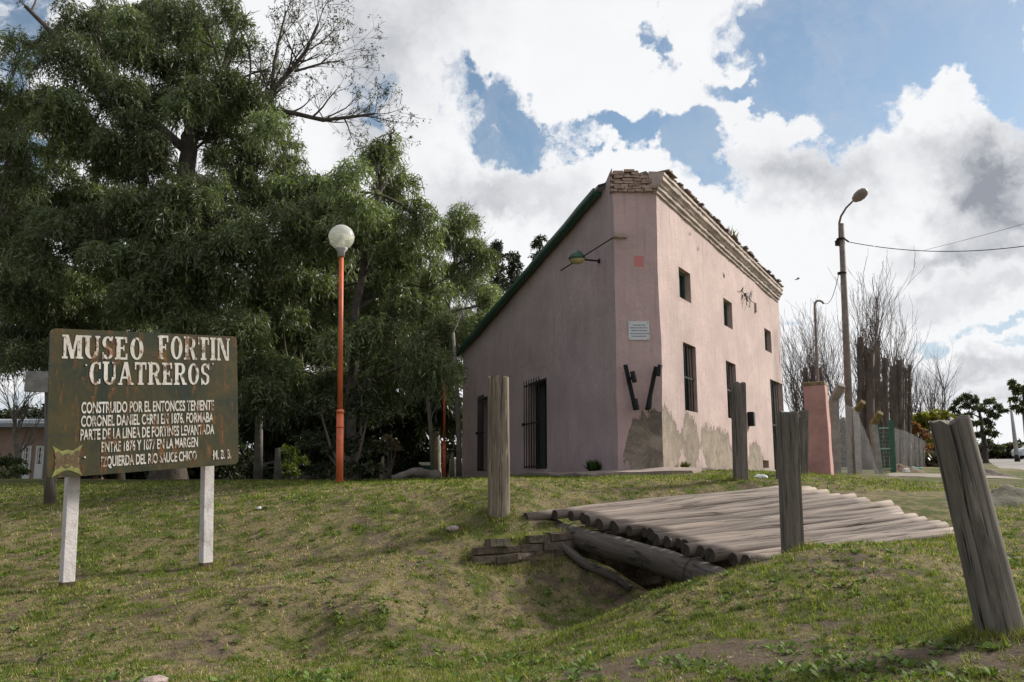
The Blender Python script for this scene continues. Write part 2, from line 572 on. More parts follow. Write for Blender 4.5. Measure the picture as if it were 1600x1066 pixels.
M['tyre'] = simple('tyre', (.015, .015, .015), .8)
M['litter'] = simple('litter_plastic', (.30, .62, .50), .5, .15)
M['feather'] = simple('feather', (.02, .02, .02), .8)
M['yellow_paint'] = simple('emblem_yellow', (.20, .21, .06), .75, .35, 25, dirt=(.17, .075, .025), dirt_amt=.7)
M['brown_paint'] = simple('emblem_brown', (.115, .075, .03), .7, .4, 30, dirt=(.05, .03, .02), dirt_amt=.7)


def rust_material(name, base_a, base_b, rust_lo, rough=.55, seed=0, dark=True):
    m, g, bs, o = new_mat(name)
    pos = g.n('ShaderNodeNewGeometry').outputs['Position']
    n0 = g.noise(pos, 2.6, 6, .65, .8)
    c = g.mix(g.mapr(n0, .35, .65), base_a, base_b)
    st = g.noise(g.mapping(pos, scale=(7, 7, 1.6)), 2.2, 6, .7, .4)
    sp = g.noise(pos, 15, 5, .7, .3)
    rm = g.math('ADD', g.math('MULTIPLY', st, .55), g.math('MULTIPLY', sp, .45))
    if dark:
        c = g.mix(g.mapr(st, .52, .68, 0, .55), c, (.105, .062, .018))
        c = g.mix(g.mapr(g.noise(g.mapping(pos, scale=(2, 2, 9)), 1.6, 5, .7), .55, .68, 0, .6), c, (.022, .030, .032))
    rcol = g.mix(g.mapr(sp, .4, .65), (.30, .125, .03), (.06, .028, .015))
    c = g.mix(g.mapr(rm, rust_lo, rust_lo + .05, 0, .9), c, rcol)
    g.put(bs.inputs['Base Color'], c)
    bs.inputs['Roughness'].default_value = rough
    bs.inputs['Specular IOR Level'].default_value = .25
    b = g.n('ShaderNodeBump'); b.inputs['Strength'].default_value = .25; b.inputs['Distance'].default_value = .01
    g.put(b.inputs['Height'], sp); g.put(bs.inputs['Normal'], b.outputs[0])
    return m


M['board'] = rust_material('sign_green', (.018, .029, .020), (.066, .054, .020), .545, rough=.75)
M['letter'] = rust_material('sign_lettering', (.66, .63, .58), (.52, .49, .43), .51, dark=False)
M['board_edge'] = simple('sign_edge', (.045, .07, .06), .5, .2)


def chain_mat():
    m, g, bs, o = new_mat('chain_link')
    uv = g.n('ShaderNodeUVMap', uv_map='UVMap').outputs[0]
    sx = g.n('ShaderNodeSeparateXYZ'); g.put(sx.inputs[0], uv)
    a = g.math('PINGPONG', g.math('ADD', sx.outputs[0], sx.outputs[1]), .03)
    b = g.math('PINGPONG', g.math('SUBTRACT', sx.outputs[0], sx.outputs[1]), .03)
    w = g.math('MAXIMUM', g.math('LESS_THAN', a, .003), g.math('LESS_THAN', b, .003))
    g.put(bs.inputs['Base Color'], (.36, .36, .37, 1))
    bs.inputs['Roughness'].default_value = .5
    bs.inputs['Metallic'].default_value = .3
    tr = g.n('ShaderNodeBsdfTransparent')
    mx = g.n('ShaderNodeMixShader')
    g.put(mx.inputs[0], w)
    g.t.links.new(tr.outputs[0], mx.inputs[1]); g.t.links.new(bs.outputs[0], mx.inputs[2])
    g.t.links.new(mx.outputs[0], o.inputs[0])
    return m


M['chain'] = chain_mat()


def globe_mat():
    m, g, bs, o = new_mat('globe_glass')
    tc = g.n('ShaderNodeTexCoord').outputs['Object']
    sx = g.n('ShaderNodeSeparateXYZ'); g.put(sx.inputs[0], tc)
    up = g.mapr(sx.outputs[2], .012, .022)
    g.put(bs.inputs['Base Color'], g.mix(up, (.80, .80, .68), (.62, .63, .64)))
    bs.inputs['Roughness'].default_value = .12
    tl = g.n('ShaderNodeBsdfTranslucent'); tl.inputs[0].default_value = (.85, .85, .76, 1)
    tp = g.n('ShaderNodeBsdfTransparent'); tp.inputs[0].default_value = (.95, .95, .9, 1)
    m1 = g.n('ShaderNodeMixShader'); m1.inputs[0].default_value = .45
    m2 = g.n('ShaderNodeMixShader'); g.put(m2.inputs[0], g.mapr(up, 0, 1, .52, .12))
    L = g.t.links
    L.new(bs.outputs[0], m1.inputs[1]); L.new(tl.outputs[0], m1.inputs[2])
    L.new(m1.outputs[0], m2.inputs[1]); L.new(tp.outputs[0], m2.inputs[2])
    L.new(m2.outputs[0], o.inputs[0])
    return m


M['globe'] = globe_mat()

# ------------------------------------------------------------------ terrain
CP = [(0, 1066, 5.0), (400, 1066, 4.8), (700, 1066, 4.75), (900, 1066, 4.45), (1200, 1066, 4.0), (1600, 1066, 3.85),
      (108, 922, 7.25), (327, 885, 8.35), (0, 850, 8.8), (100, 800, 10.4), (400, 800, 9.9), (600, 800, 9.7), (0, 757, 14.5), (250, 757, 14.2),
      (530, 757, 12.4), (660, 753, 14.5), (800, 753, 13.6), (500, 900, 7.6), (600, 850, 8.8), (400, 950, 6.6), (600, 950, 6.8), (700, 900, 7.9),
      (780, 798, 9.2), (700, 812, 9.3), (800, 862, 8.75), (720, 848, 8.7), (1014, 930, 6.67), (880, 1000, 6.23), (770, 1040, 5.55), (1150, 960, 5.75), (1000, 1030, 4.95),
      (1300, 900, 6.3), (1300, 1000, 4.9), (1237, 858, 7.35), (1155, 884, 7.1), (1490, 836, 8.8), (1555, 985, 4.6), (1600, 900, 6.2),
      (966, 742, 14.9), (1038, 738, 14.9), (1100, 747, 13.2), (722, 749, 25.7), (1225, 736, 23.5), (1157, 751, 11.9), (1257, 743, 13.5), (1285, 742, 17),
      (1330, 741, 19), (1500, 744, 19), (1400, 762, 13.2), (1560, 785, 10.6), (1600, 830, 8.2), (1450, 800, 9.9), (1340, 773, 11.2),
      (1380, 737, 22), (1450, 730, 30), (1560, 733, 35), (1600, 745, 22), (1535, 719, 70), (1640, 719, 70), (1640, 735, 35), (1250, 733, 40)]
XY = [Vector((P(*c).x, P(*c).y, P(*c).z)) for c in CP]
e_ = Vector((-.525, .852)); d_ = Vector((.852, .526))
N0 = P(1150, 872, 7.2)
N2 = Vector((N0.x, N0.y))


def plan(off, L):   # ditch frame: off = across the ditch (0 near bank .. 2.7 far bank), L = along it towards the viewer's left
    q = N2 + e_ * off - d_ * L
    return q


for off, L, z in [(1.2, 1.0, -1.28), (1.2, 2.0, -1.24), (1.15, 3.4, -1.19), (1.0, 5.0, -1.18), (1.2, .2, -1.25)]:
    q = plan(off, L); XY.append(Vector((q.x, q.y, E + z)))
for x, y, z in [(-60, 60, .05), (-20, 30, .0), (0, 45, .03), (-60, 12, .0), (60, 110, 3.2), (0, 110, .6), (-60, 110, .3), (60, 10, -.1), (60, -10, -1.2), (-60, -10, -1.3), (0, -10, -1.6), (0, 0, -1.6), (60, 50, 1.0), (-9, 20, 0), (-20, 14.5, -.02), (-15, 8, -.85), (15, 4, -.8), (14, 14, -.1)]:
    XY.append(Vector((x, y, E + z)))
PT = np.array([[v.x, v.y] for v in XY]); PZ = np.array([v.z for v in XY])


def _U(r2):
    return np.where(r2 > 1e-12, r2 * np.log(np.maximum(r2, 1e-12)), 0)


_n = len(PT)
_K = _U(((PT[:, None, :] - PT[None]) ** 2).sum(-1)) + np.eye(_n) * .02
_Pm = np.hstack([np.ones((_n, 1)), PT])
_A = np.vstack([np.hstack([_K, _Pm]), np.hstack([_Pm.T, np.zeros((3, 3))])])
_w = np.linalg.solve(_A, np.concatenate([PZ, np.zeros(3)]))


def tps(x, y):
    x = np.clip(np.asarray(x, float), -60, 60); y = np.clip(np.asarray(y, float), -10, 110)
    sh = x.shape
    q = np.stack([x.ravel(), y.ravel()], 1)
    o = np.empty(len(q))
    for i in range(0, len(q), 20000):
        c = q[i:i + 20000]
        o[i:i + 20000] = _U(((c[:, None, :] - PT[None]) ** 2).sum(-1)) @ _w[:_n] + _w[_n] + c @ _w[_n + 1:]
    return o.reshape(sh)


# deck corners (left ends near / far)
DN = P(1150, 868, 7.2); DF = P(868, 790, 9.5)
DE = (DF - DN)


def deck_z(off, L):      # height of the deck plane in the ditch frame (L negative to the right)
    t = off / 2.7
    near = (DN.z - .0) + (-L) * (.13 / 3.1)
    far = DF.z + (-L) * (.30 / 4.0)
    return near + (far - near) * t


def gz(x, y):
    x = np.asarray(x, float); y = np.asarray(y, float)
    z = tps(x, y)
    rx, ry = x - N2.x, y - N2.y
    off = rx * e_.x + ry * e_.y
    L = -(rx * d_.x + ry * d_.y)
    nb = vnoise(x * 2.3, y * 2.3, 5) - .5
    # ditch under the deck
    mk = sstep(.22, .62, off + nb * .12) * (1 - sstep(2.16, 2.24, off)) * (1 - sstep(.0, 1.2, L)) * sstep(.3, .9, L + 2.95 + .42 * np.clip(off, 0, 2.7))
    z = z * (1 - mk) + np.minimum(z, E - 1.27 + nb * .05 + .50 * sstep(.9, 2.1, off) * sstep(-.9, .1, L)) * mk
    # keep the earth just under the deck logs elsewhere
    md = sstep(-.25, .05, off) * (1 - sstep(2.75, 3.1, off)) * (1 - sstep(-.3, .1, L)) * sstep(.05, .35, L + 2.95 + .42 * np.clip(off, 0, 2.7))
    t = np.clip(off / 2.7, 0, 1)
    near = DN.z + (-L) * (.13 / 3.1); far = DF.z + (-L) * (.30 / 4.0)
    z = np.where(md > 0, np.minimum(z, z * (1 - md) + (near + (far - near) * t - .26) * md), z)
    # the little brick wall holds the bank up behind it and drops to the ditch in front
    mk2 = sstep(2.16, 2.24, off) * (1 - sstep(2.6, 3.3, off)) * sstep(-.6, -.1, L) * (1 - sstep(.95, 1.4, L))
    z = z * (1 - mk2) + np.maximum(z, E - .55 - .04 * L) * mk2
    mf = sstep(1.2, 2.0, off) * (1 - sstep(2.12, 2.2, off)) * sstep(-.3, .0, L) * (1 - sstep(.75, 1.4, L))
    z = z * (1 - mf) + np.minimum(z, E - .80 + nb * .05) * mf
    fade = np.exp(-((x) ** 2 + (y - 8) ** 2) / 400)
    z = z + ((fbm(x * 1.1, y * 1.1, 3, 4) - .5) * .055 + (fbm(x * 6, y * 6, 9, 3) - .5) * .03) * fade
    return z


def gz1(x, y):
    return float(gz(np.array([x]), np.array([y]))[0])


# cover: green field, straw, soil field (all small scale mottling)
def cover(x, y):
    gfield = fbm(x * .5 + 3, y * .5, 21, 3) * .22 + fbm(x * 2.6, y * 2.6, 33, 3) * .24 + fbm(x * 9, y * 9, 35, 3) * .54
    sfield = fbm(x * .8 + 9, y * .8 + 4, 41, 3) * .22 + fbm(x * 3.4, y * 3.4, 45, 3) * .26 + fbm(x * 13, y * 13, 47, 3) * .52
    rx, ry = x - N2.x, y - N2.y
    off = rx * e_.x + ry * e_.y
    L = -(rx * d_.x + ry * d_.y)
    soil = np.exp(-((off - 1.15) / .6) ** 2 - ((L - .3) / .8) ** 2) * .16
    soil = soil + np.exp(-((x - .9) / .9) ** 2 - ((y - 4.65) / .45) ** 2) * .25
    soil = soil + np.exp(-((x - 2.6) / 1.2) ** 2 - ((y - 4.3) / .35) ** 2) * .14
    straw = np.exp(-((x + 1.3) / 1.5) ** 2 - ((y - 7.3) / 1.3) ** 2) * .10 + np.exp(-((x - 2.2) / 1.2) ** 2 - ((y - 6.6) / .8) ** 2) * .04
    g_ = gfield - straw + .07 * sstep(11.5, 13.5, y)
    g_ = g_ + np.exp(-((x + .1) / .6) ** 2 - ((y - 9.0) / .4) ** 2) * .10 + np.exp(-((x - 2.3) / 1.6) ** 2 - ((y - 5.3) / .5) ** 2) * .06
    return g_, sfield + soil


GREEN = np.array([.095, .120, .030]); STRAW = np.array([.27, .222, .125]); SOIL = np.array([.115, .088, .066])


def ground_col(x, y):
    a, b = cover(x, y)
    ga = sstep(.46, .57, a)[..., None]
    so = sstep(.575, .63, b)[..., None]
    c = STRAW * .72 * (1 - ga) + GREEN * .85 * ga
    c = c * (1 - so) + SOIL * so
    return c * (.82 + .36 * fbm(x * 5, y * 5, 77, 3))[..., None]


def axis(lo, hi, dlo, dhi, step):
    a = list(np.arange(dlo, dhi + 1e-6, step))
    s = step
    while a[-1] < hi: s *= 1.13; a.append(a[-1] + s)
    s = step
    while a[0] > lo: s *= 1.13; a.insert(0, a[0] - s)
    return np.array(a)


gx = axis(-1500, 1500, -7, 8, .075); gy = axis(-60, 2500, 3.2, 15.5, .075)
GX, GY = np.meshgrid(gx, gy)
GZ = gz(GX, GY)
GC = ground_col(GX, GY)
V = np.stack([GX, GY, GZ], -1).reshape(-1, 3)
nx, ny = len(gx), len(gy)
ii = (np.arange(ny - 1)[:, None] * nx + np.arange(nx - 1)[None]).ravel()
FQ = np.stack([ii, ii + 1, ii + nx + 1, ii + nx], 1)
mg, g_n, bs_, o_ = new_mat('lawn_ground')
vc = g_n.n('ShaderNodeVertexColor', layer_name='Col').outputs[0]
pp = g_n.n('ShaderNodeNewGeometry').outputs['Position']
gn1 = g_n.noise(pp, 26, 5, .7)
gn2 = g_n.noise(pp, 90, 3, .7)
cc = g_n.mix(1, vc, g_n.ramp(gn1, [(.25, (.45, .45, .45)), (.5, (.95, .95, .95)), (.75, (1.35, 1.3, 1.15))]), 'MULTIPLY')
cc = g_n.mix(g_n.mapr(gn2, .55, .7, 0, .5), cc, (.20, .165, .10))
g_n.put(bs_.inputs['Base Color'], cc)
bs_.inputs['Roughness'].default_value = .95
bs_.inputs['Specular IOR Level'].default_value = .1
bp = g_n.n('ShaderNodeBump'); bp.inputs['Strength'].default_value = .8; bp.inputs['Distance'].default_value = .03
g_n.put(bp.inputs['Height'], g_n.math('ADD', gn1, g_n.math('MULTIPLY', gn2, .5)))
g_n.put(bs_.inputs['Normal'], bp.outputs[0])
ground = np_mesh('ground', V, FQ, mg, col=GC.reshape(-1, 3), smooth=True)
tag(ground, 'patchy lawn of green and straw coloured grass with a ditch', 'ground', kind='structure')

# ---- road at the right, draped on the ground
mr = simple('road_gravel', (.205, .188, .178), .95, .2, .8, bump=.4, bscale=12)


def drape(name, pts, w, mat, dz=.012):
    vs, fs = [], []
    n = 0
    for i in range(len(pts) - 1):
        for k in range(14):
            t = k / 14
            a = Vector(pts[i]).lerp(Vector(pts[i + 1]), t)
            vs += [a, a + Vector((w, 0))]
    vs.append(Vector(pts[-1])); vs.append(Vector(pts[-1]) + Vector((w, 0)))
    out = []
    cols = 9
    for i in range(0, len(vs), 2):
        for c in range(cols):
            q = vs[i].lerp(vs[i + 1], c / (cols - 1))
            out.append((q.x, q.y, gz1(q.x, q.y) + dz + (.0 if 0 < c < cols - 1 else -.02)))
    rows = len(vs) // 2
    for r in range(rows - 1):
        for c in range(cols - 1):
            a = r * cols + c
            fs.append((a, a + 1, a + cols + 1, a + cols))
    return mesh_obj(name, out, fs, mat, smooth=True)


def xy(px, py, Y):
    p = P(px, py, Y); return (p.x, p.y)


road = drape('road', [xy(1700, 760, 12), xy(1604, 745, 22), xy(1562, 733, 35), xy(1537, 719, 70), (62, 110), (95, 190)], 6.5, mr)
tag(road, 'pale gravel road running off to the distance at the right', 'road', kind='structure')
pth = drape('path', [xy(1374, 740, 17.4), xy(1374, 737.6, 20.5)], 3.2, simple('track_dirt', (.19, .16, .13), .95, .3, 1.5), .010)
tag(pth, 'strip of bare dirt track in front of the gate', 'path', kind='structure')

# ------------------------------------------------------------------ grass blades and weeds
rng = np.random.default_rng(7)


def scatter(n, r0, r1, ang=42, power=1.0):
    th = R(90) + R(ang) * (rng.random(n) * 2 - 1)
    u = rng.random(n)
    r = r0 * (r1 / r0) ** u if power == 1 else np.sqrt(r0 ** 2 + u * (r1 ** 2 - r0 ** 2))
    return r * np.cos(th), r * np.sin(th), r


def in_deck(x, y):
    rx, ry = x - N2.x, y - N2.y
    off = rx * e_.x + ry * e_.y
    L = -(rx * d_.x + ry * d_.y)
    return (off > -.02) & (off < 2.75) & (L < .02) & (L > -4.2) & (-L < 3.0 + off * .42), off, L


def in_house(x, y):
    return (y > 14.6) & (x > 1.6 - .30 * (y - 15) - .4) & (x < 3.0 + .58 * (y - 15) + .3)


def blade_mesh(x, y, isg, h, w, r):
    n = len(x)
    z = gz(x, y)
    az = rng.random(n) * 2 * pi
    lean = np.where(isg, .25 + .9 * rng.random(n), .5 + 1.8 * rng.random(n))
    dx, dy = np.cos(az), np.sin(az)
    base = np.stack([x, y, z - .004], 1)
    tw = az + pi / 2 + (rng.random(n) - .5) * 1.5
    side = np.stack([np.cos(tw), np.sin(tw), np.zeros(n)], 1) * (w / 2)[:, None]
    tip = np.stack([dx * lean * h, dy * lean * h, h], 1) / np.sqrt(1 + lean * lean)[:, None]
    V = np.stack([base - side, base + side, base + tip], 1).reshape(-1, 3)
    cg = np.array([.135, .185, .034]) * (.4 + 1.05 * rng.random((n, 1))) + np.array([.06, .035, .012]) * rng.random((n, 1))
    cs = np.array([.50, .415, .235]) * (.3 + .9 * rng.random((n, 1)))
    c = np.where(isg[:, None], cg, cs)
    return V, np.repeat(c, 3, axis=0)


def blades(nt, per, r0, r1, hgt, wid):
    x, y, r = scatter(nt, r0, r1)
    a, b = cover(x, y)
    dk, off, L = in_deck(x, y)
    under = (off > .4) & (off < 2.2) & (L < .1)
    pr = np.clip(1.0 - sstep(.57, .63, b) * .93, 0, 1)
    keep = (rng.random(len(x)) < pr) & ~dk & ~under & ~in_house(x, y)
    x, y, r, a = x[keep], y[keep], r[keep], a[keep]
    gr = sstep(.43, .57, a) * .78 + .10
    isg = rng.random(len(x)) < gr
    tone = .45 + 1.0 * rng.random(len(x))
    sz = .6 + .9 * rng.random(len(x)) ** 2
    rp_ = lambda q: np.repeat(q, per)
    n = len(x) * per
    x = rp_(x) + rng.normal(size=n) * .011 * rp_(r) / 6; y = rp_(y) + rng.normal(size=n) * .014 * rp_(r) / 6
    isg = rp_(isg); isg = np.where(rng.random(n) < .12, ~isg, isg)
    r = rp_(r)
    h = hgt * (.4 + 1.0 * rng.random(n)) * np.where(isg, 1.15, .85) * rp_(sz)
    w = wid * (.6 + .8 * rng.random(n)) * np.clip(r / 6, .75, 2.5)
    V, C = blade_mesh(x, y, isg, h, w, r)
    C = C * np.repeat(rp_(tone), 3)[:, None]
    # longer tufts where the mower cannot reach: round posts, sign posts, deck edge
    tx, ty = [], []
    for (px, py, Y, rad, k) in TUFTS:
        p = P(px, py, Y); m = 620 * k
        t = rng.random(m) * 2 * pi; q = rad + np.abs(rng.normal(size=m)) * .07
        tx.append(p.x + np.cos(t) * q); ty.append(p.y + np.sin(t) * q)
    L_ = -rng.random(2600) * 3.1; o_ = -.06 + np.abs(rng.normal(size=2600)) * -.06
    tx.append(N2.x + e_.x * o_ - d_.x * L_); ty.append(N2.y + e_.y * o_ - d_.y * L_)
    L_ = -.3 + rng.random(1600) * 1.7; o_ = 2.20 + np.abs(rng.normal(size=1600)) * .08
    tx.append(N2.x + e_.x * o_ - d_.x * L_); ty.append(N2.y + e_.y * o_ - d_.y * L_)
    L_ = .1 + rng.random(1200) * 1.3; o_ = 2.14 - np.abs(rng.normal(size=1200)) * .06
    tx.append(N2.x + e_.x * o_ - d_.x * L_); ty.append(N2.y + e_.y * o_ - d_.y * L_)
    tx, ty = np.concatenate(tx), np.concatenate(ty)
    m = len(tx)
    V2, C2 = blade_mesh(tx, ty, rng.random(m) < .5, .075 * (.35 + rng.random(m)), np.full(m, .005), np.full(m, 6.))
    V = np.concatenate([V, V2]); C = np.concatenate([C, C2])
    return V, np.arange(len(V)).reshape(-1, 3), C


TUFTS = [(778, 797, 9.2, .12, 1), (1158, 750, 11.9, .12, 1), (1239, 857, 7.35, .10, 1), (1257, 743, 13.4, .1, 1), (1562, 982, 4.6, .13, 2), (108, 921, 7.22, .07, 1), (327, 884, 8.3, .07, 1), (81, 780, 11, .1, 1), (530, 757, 12.4, .08, 1), (1284, 742, 16.5, .3, 2), (1330, 741, 18.5, .12, 1), (706, 829, 8.95, .1, 1)]
v1, f1, c1 = blades(105000, 7, 3.3, 17, .033, .0058)
o = np_mesh('grass', v1, f1, M['grass'], col=c1)
tag(o, 'short mixed green and dry grass covering the lawn', 'grass', kind='stuff')


def weeds(n, r0, r1):
    x, y, r = scatter(n, r0, r1)
    a, b = cover(x, y)
    dk, off, L = in_deck(x, y)
    under = (off > .4) & (off < 2.2) & (L < .1)
    f = fbm(x * 1.7, y * 1.7, 61, 3)
    keep = (f > .5) & ~dk & ~under & ~in_house(x, y)
    x, y = x[keep], y[keep]
    Vs, Cs = [], []
    k = 6
    n = len(x)
    z = gz(x, y)
    s = (.014 + .028 * rng.random(n) ** 2)
    for j in range(k):
        az = 2 * pi * j / k + rng.random(n) * .9
        el = .15 + .8 * rng.random(n)
        d = np.stack([np.cos(az) * np.cos(el), np.sin(az) * np.cos(el), np.sin(el)], 1)
        sd = np.stack([-np.sin(az), np.cos(az), np.zeros(n)], 1)
        ln = (s * (1.0 + .9 * rng.random(n)))[:, None]
        b0 = np.stack([x, y, z], 1) + sd * (rng.random((n, 1)) - .5) * .03
        Vs.append(np.stack([b0, b0 + d * ln * .6 + sd * ln * .26, b0 + d * ln - np.array([0, 0, .2]) * ln * .4, b0 + d * ln * .6 - sd * ln * .26], 1))
        c = np.array([.11, .165, .045]) * (.5 + 1. * rng.random((n, 1)))
        Cs.append(np.repeat(c[:, None, :], 4, 1))
    V = np.concatenate(Vs).reshape(-1, 3); C = np.concatenate(Cs).reshape(-1, 3)
    Fq = np.arange(len(V)).reshape(-1, 4)
    return V, Fq, C


def debris(n, r0, r1):
    x, y, r = scatter(n, r0, r1)
    dk, off, L = in_deck(x, y)
    k = ~dk & ~in_house(x, y); x, y = x[k], y[k]; n = len(x)
    z = gz(x, y) + .012 + .012 * rng.random(n)
    az = rng.random(n) * 2 * pi
    s_ = (.004 + .008 * rng.random(n) ** 2)[:, None]
    u = np.stack([np.cos(az), np.sin(az), (rng.random(n) - .5) * .8], 1) * s_
    v = np.stack([-np.sin(az), np.cos(az), (rng.random(n) - .5) * .8], 1) * s_ * (.35 + .4 * rng.random((n, 1)))
    c = np.stack([x, y, z], 1)
    V = np.stack([c - u, c + v, c + u, c - v], 1).reshape(-1, 3)
    t = rng.random((n, 1))
    col = np.where(t < .14, np.array([.42, .39, .34]), np.where(t < .7, np.array([.17, .10, .055]), np.array([.33, .25, .14]))) * (.6 + .6 * rng.random((n, 1)))
    return V, np.arange(4 * n).reshape(-1, 4), np.repeat(col, 4, 0)


v1, f1, c1 = debris(2600, 3.3, 13)
o = np_mesh('leaf_litter', v1, f1, M['weed'], col=c1)
tag(o, 'fallen dry leaves and pale bits scattered on the grass', 'leaf litter', kind='stuff')
v1, f1, c1 = weeds(8000, 3.3, 14)
o = np_mesh('ground_weeds', v1, f1, M['weed'], col=c1)
tag(o, 'low broad leaved weeds scattered through the grass', 'weeds', kind='stuff')

# ------------------------------------------------------------------ MUSEUM BUILDING
museum = empty('museum_building', P(1000, 738, 15))
tag(museum, 'pink plastered old museum building with cut corner, barred openings and crumbling brick parapet', 'building')
MO = museum.location.copy()


def kid(o, root=museum):      # parent keeping world placement (roots are unrotated)
    o.parent = root
    o.location = o.location - root.location
    return o


A1 = P(966, 738, 15); A2 = P(1038, 735, 15)
DL = Vector((-.318, 1, 0)).normalized(); DR = Vector((.5804, 1, 0)).normalized()
LL = .716 * 15 * sqrt(1 + .318 ** 2); LR = .5644 * 15 * sqrt(1 + .5804 ** 2)
NL = Vector((-DL.y, DL.x, 0)); NL = NL if NL.x < 0 else -NL
NR = Vector((DR.y, -DR.x, 0))
NC = Vector((0, -1, 0))


def hit(px, py, A, n):
    d = ray(px, py); o = Vector((0, 0, E))
    t = (Vector((A.x, A.y, o.z)) - o).dot(n) / d.dot(n)
    return o + d * t


def wl(px, py):
    p = hit(px, py, A1, NL); return (p - A1).dot(DL), p.z


def wr(px, py):
    p = hit(px, py, A2, NR); return (p - A2).dot(DR), p.z


zb_corner = P(966, 738, 15).z
z_par = P(960, 262, 15).z
zL = [(0, z_par)]
for q in [(952, 271), (947, 283), (941, 291)]:
    s, z = wl(*q); zL.append((s, z))
s_g, z_g = wl(940, 300)
sE, zE = wl(722, 552)
zL += [(s_g + .02, z_g), (LL, zE)]
zbL = lambda s: zb_corner + (P(722, 749, 25.7).z - zb_corner) * s / LL
cz0 = P(1022, 303, 15).z                     # underside of cornice at the corner
_, cz1 = wr(1226, 482)
czf = lambda s: cz0 + (cz1 - cz0) * s / LR
zbR = lambda s: A2.z + .12 * s / LR


def interp(tab, s):
    for (a, za), (b, zb) in zip(tab, tab[1:]):
        if s <= b: return za + (zb - za) * (s - a) / max(b - a, 1e-6)
    return tab[-1][1]


def wall_mesh(A, D, n, L, zlow, zflat, ztop, openings, mat, depth=.32, sext=(), toprows=6, disp=.014, seed=0):
    sb = set([0., L] + list(sext)); zb = set([zlow, zflat])
    for (s0, s1, z0, z1) in openings: sb |= {s0, s1}; zb |= {z0, z1}
    fixed_s, fixed_z = sorted(sb), sorted(zb)

    def fill(fx, step):
        o = []
        for a, b in zip(fx, fx[1:]):
            k = max(1, int(round((b - a) / step)))
            o += [a + (b - a) * i / k for i in range(k)]
        return o + [fx[-1]]
    ss, zz = fill(fixed_s, .22), fill(fixed_z, .22)
    rows = [('z', z) for z in zz] + [('t', i / toprows) for i in range(1, toprows + 1)]
    vs, uv, idx = [], [], {}
    edge = lambda s, z: any(s0 - 1e-4 <= s <= s1 + 1e-4 and z0 - 1e-4 <= z <= z1 + 1e-4 for (s0, s1, z0, z1) in openings)
    for i, s in enumerate(ss):
        zt = ztop(s)
        for j, (k, v) in enumerate(rows):
            z = v if k == 'z' else zflat + (zt - zflat) * v
            w0_ = A + D * s
            h_ = w0_.x * .8 + w0_.y * .45
            f_ = lambda k: (float(fbm(np.array([h_ * .9 + k]), np.array([z * .8 + k]), 5, 4)[0]) - .5) * 2
            dsp = Vector((0, 0, 0)) if edge(s, z) else Vector((f_(0) * .032, f_(31) * .032, 0)) * min(1, max(0, (czf(0) + .1 - z) * 2))
            idx[i, j] = len(vs)
            vs.append(w0_ + dsp + Vector((0, 0, z - A.z)))
            uv.append((s, z - A.z))
    fs = []
    for i in range(len(ss) - 1):
        for j in range(len(rows) - 1):
            sc = (ss[i] + ss[i + 1]) / 2
            if rows[j + 1][0] == 'z':
                zc = (rows[j][1] + rows[j + 1][1]) / 2
                if any(s0 < sc < s1 and z0 < zc < z1 for (s0, s1, z0, z1) in openings): continue
            fs.append((idx[i, j], idx[i + 1, j], idx[i + 1, j + 1], idx[i, j + 1]))
    mi = [0] * len(fs)
    for (s0, s1, z0, z1) in openings:
        q = lambda s, z, d: A + D * s - n * d + Vector((0, 0, z - A.z))
        b = len(vs)
        c = [(s0, z0), (s1, z0), (s1, z1), (s0, z1)]
        for (s, z) in c: vs.append(q(s, z, 0)); uv.append((s, z - A.z))
        for (s, z) in c: vs.append(q(s, z, depth)); uv.append((s, z - A.z))
        for k in range(4):
            k2 = (k + 1) % 4
            fs.append((b + k, b + k2, b + 4 + k2, b + 4 + k)); mi.append(1)
    ob = mesh_obj('wall', vs, fs, [mat, M['reveal']], None, True, mi, uv)
    md = ob.modifiers.new('split', 'EDGE_SPLIT'); md.split_angle = R(35)
    return kid(ob)


# openings
def op_l(x0, x1, yt, yb):    # image x0 (far side) .. x1 (near side), sizes read at the near edge
    s1, zt = wl(x1, yt); _, zb = wl(x1, yb); s0, _ = wl(x0, yt)
    return (min(s0, s1), max(s0, s1), zb, zt)


def op_r(x0, x1, yt, yb):
    s0, zt = wr(x0, yt); _, zb = wr(x0, yb); s1, _ = wr(x1, yt)
    return (s0, s1, zb, zt)


OL = [op_l(826, 854, 590, 733), op_l(752.5, 762, 619, 737)]
OR_U = [op_r(1060, 1078, 416, 463), op_r(1130, 1143, 465, 507), op_r(1194, 1204, 512, 546)]
OR_L = [op_r(1067, 1086.5, 534, 640), op_r(1134, 1149, 563, 652)]
OR_D = [op_r(1203, 1222, 592, 734)]
OR_V = [op_r(1192, 1201, 719, 731)]
wall_mesh(A1, DL, NL, LL, A1.z - .5, 3.6 + E - .2, lambda s: interp(zL, s), OL, M['wall_l'], sext=[t[0] for t in zL[1:5]])
wall_mesh(A2, DR, NR, LR, A2.z - .5, max(o[3] for o in OR_U) + .1, lambda s: czf(s) + .1, OR_U + OR_L + OR_D + OR_V, M['wall_r'], seed=50)
DC = (A2 - A1); DC.z = 0; LC = DC.length; DC.normalize()
zc_top = P(990, 301, 15).z
wall_mesh(A1, DC, NC, LC, A1.z - .5, A1.z + 3, lambda s: zc_top, [], M['wall_c'], seed=90)
# back wall (unseen side) closing the block
B3 = A2 + DR * LR; B4 = A1 + DL * LL
zl4 = zE; zl3 = czf(LR) + .5
vs = [(B3.x, B3.y, A1.z - .5), (B4.x, B4.y, A1.z - .5), (B4.x, B4.y, zl4), (B3.x, B3.y, zl3)]
kid(mesh_obj('wall', vs, [(0, 1, 2, 3)], M['reveal']))
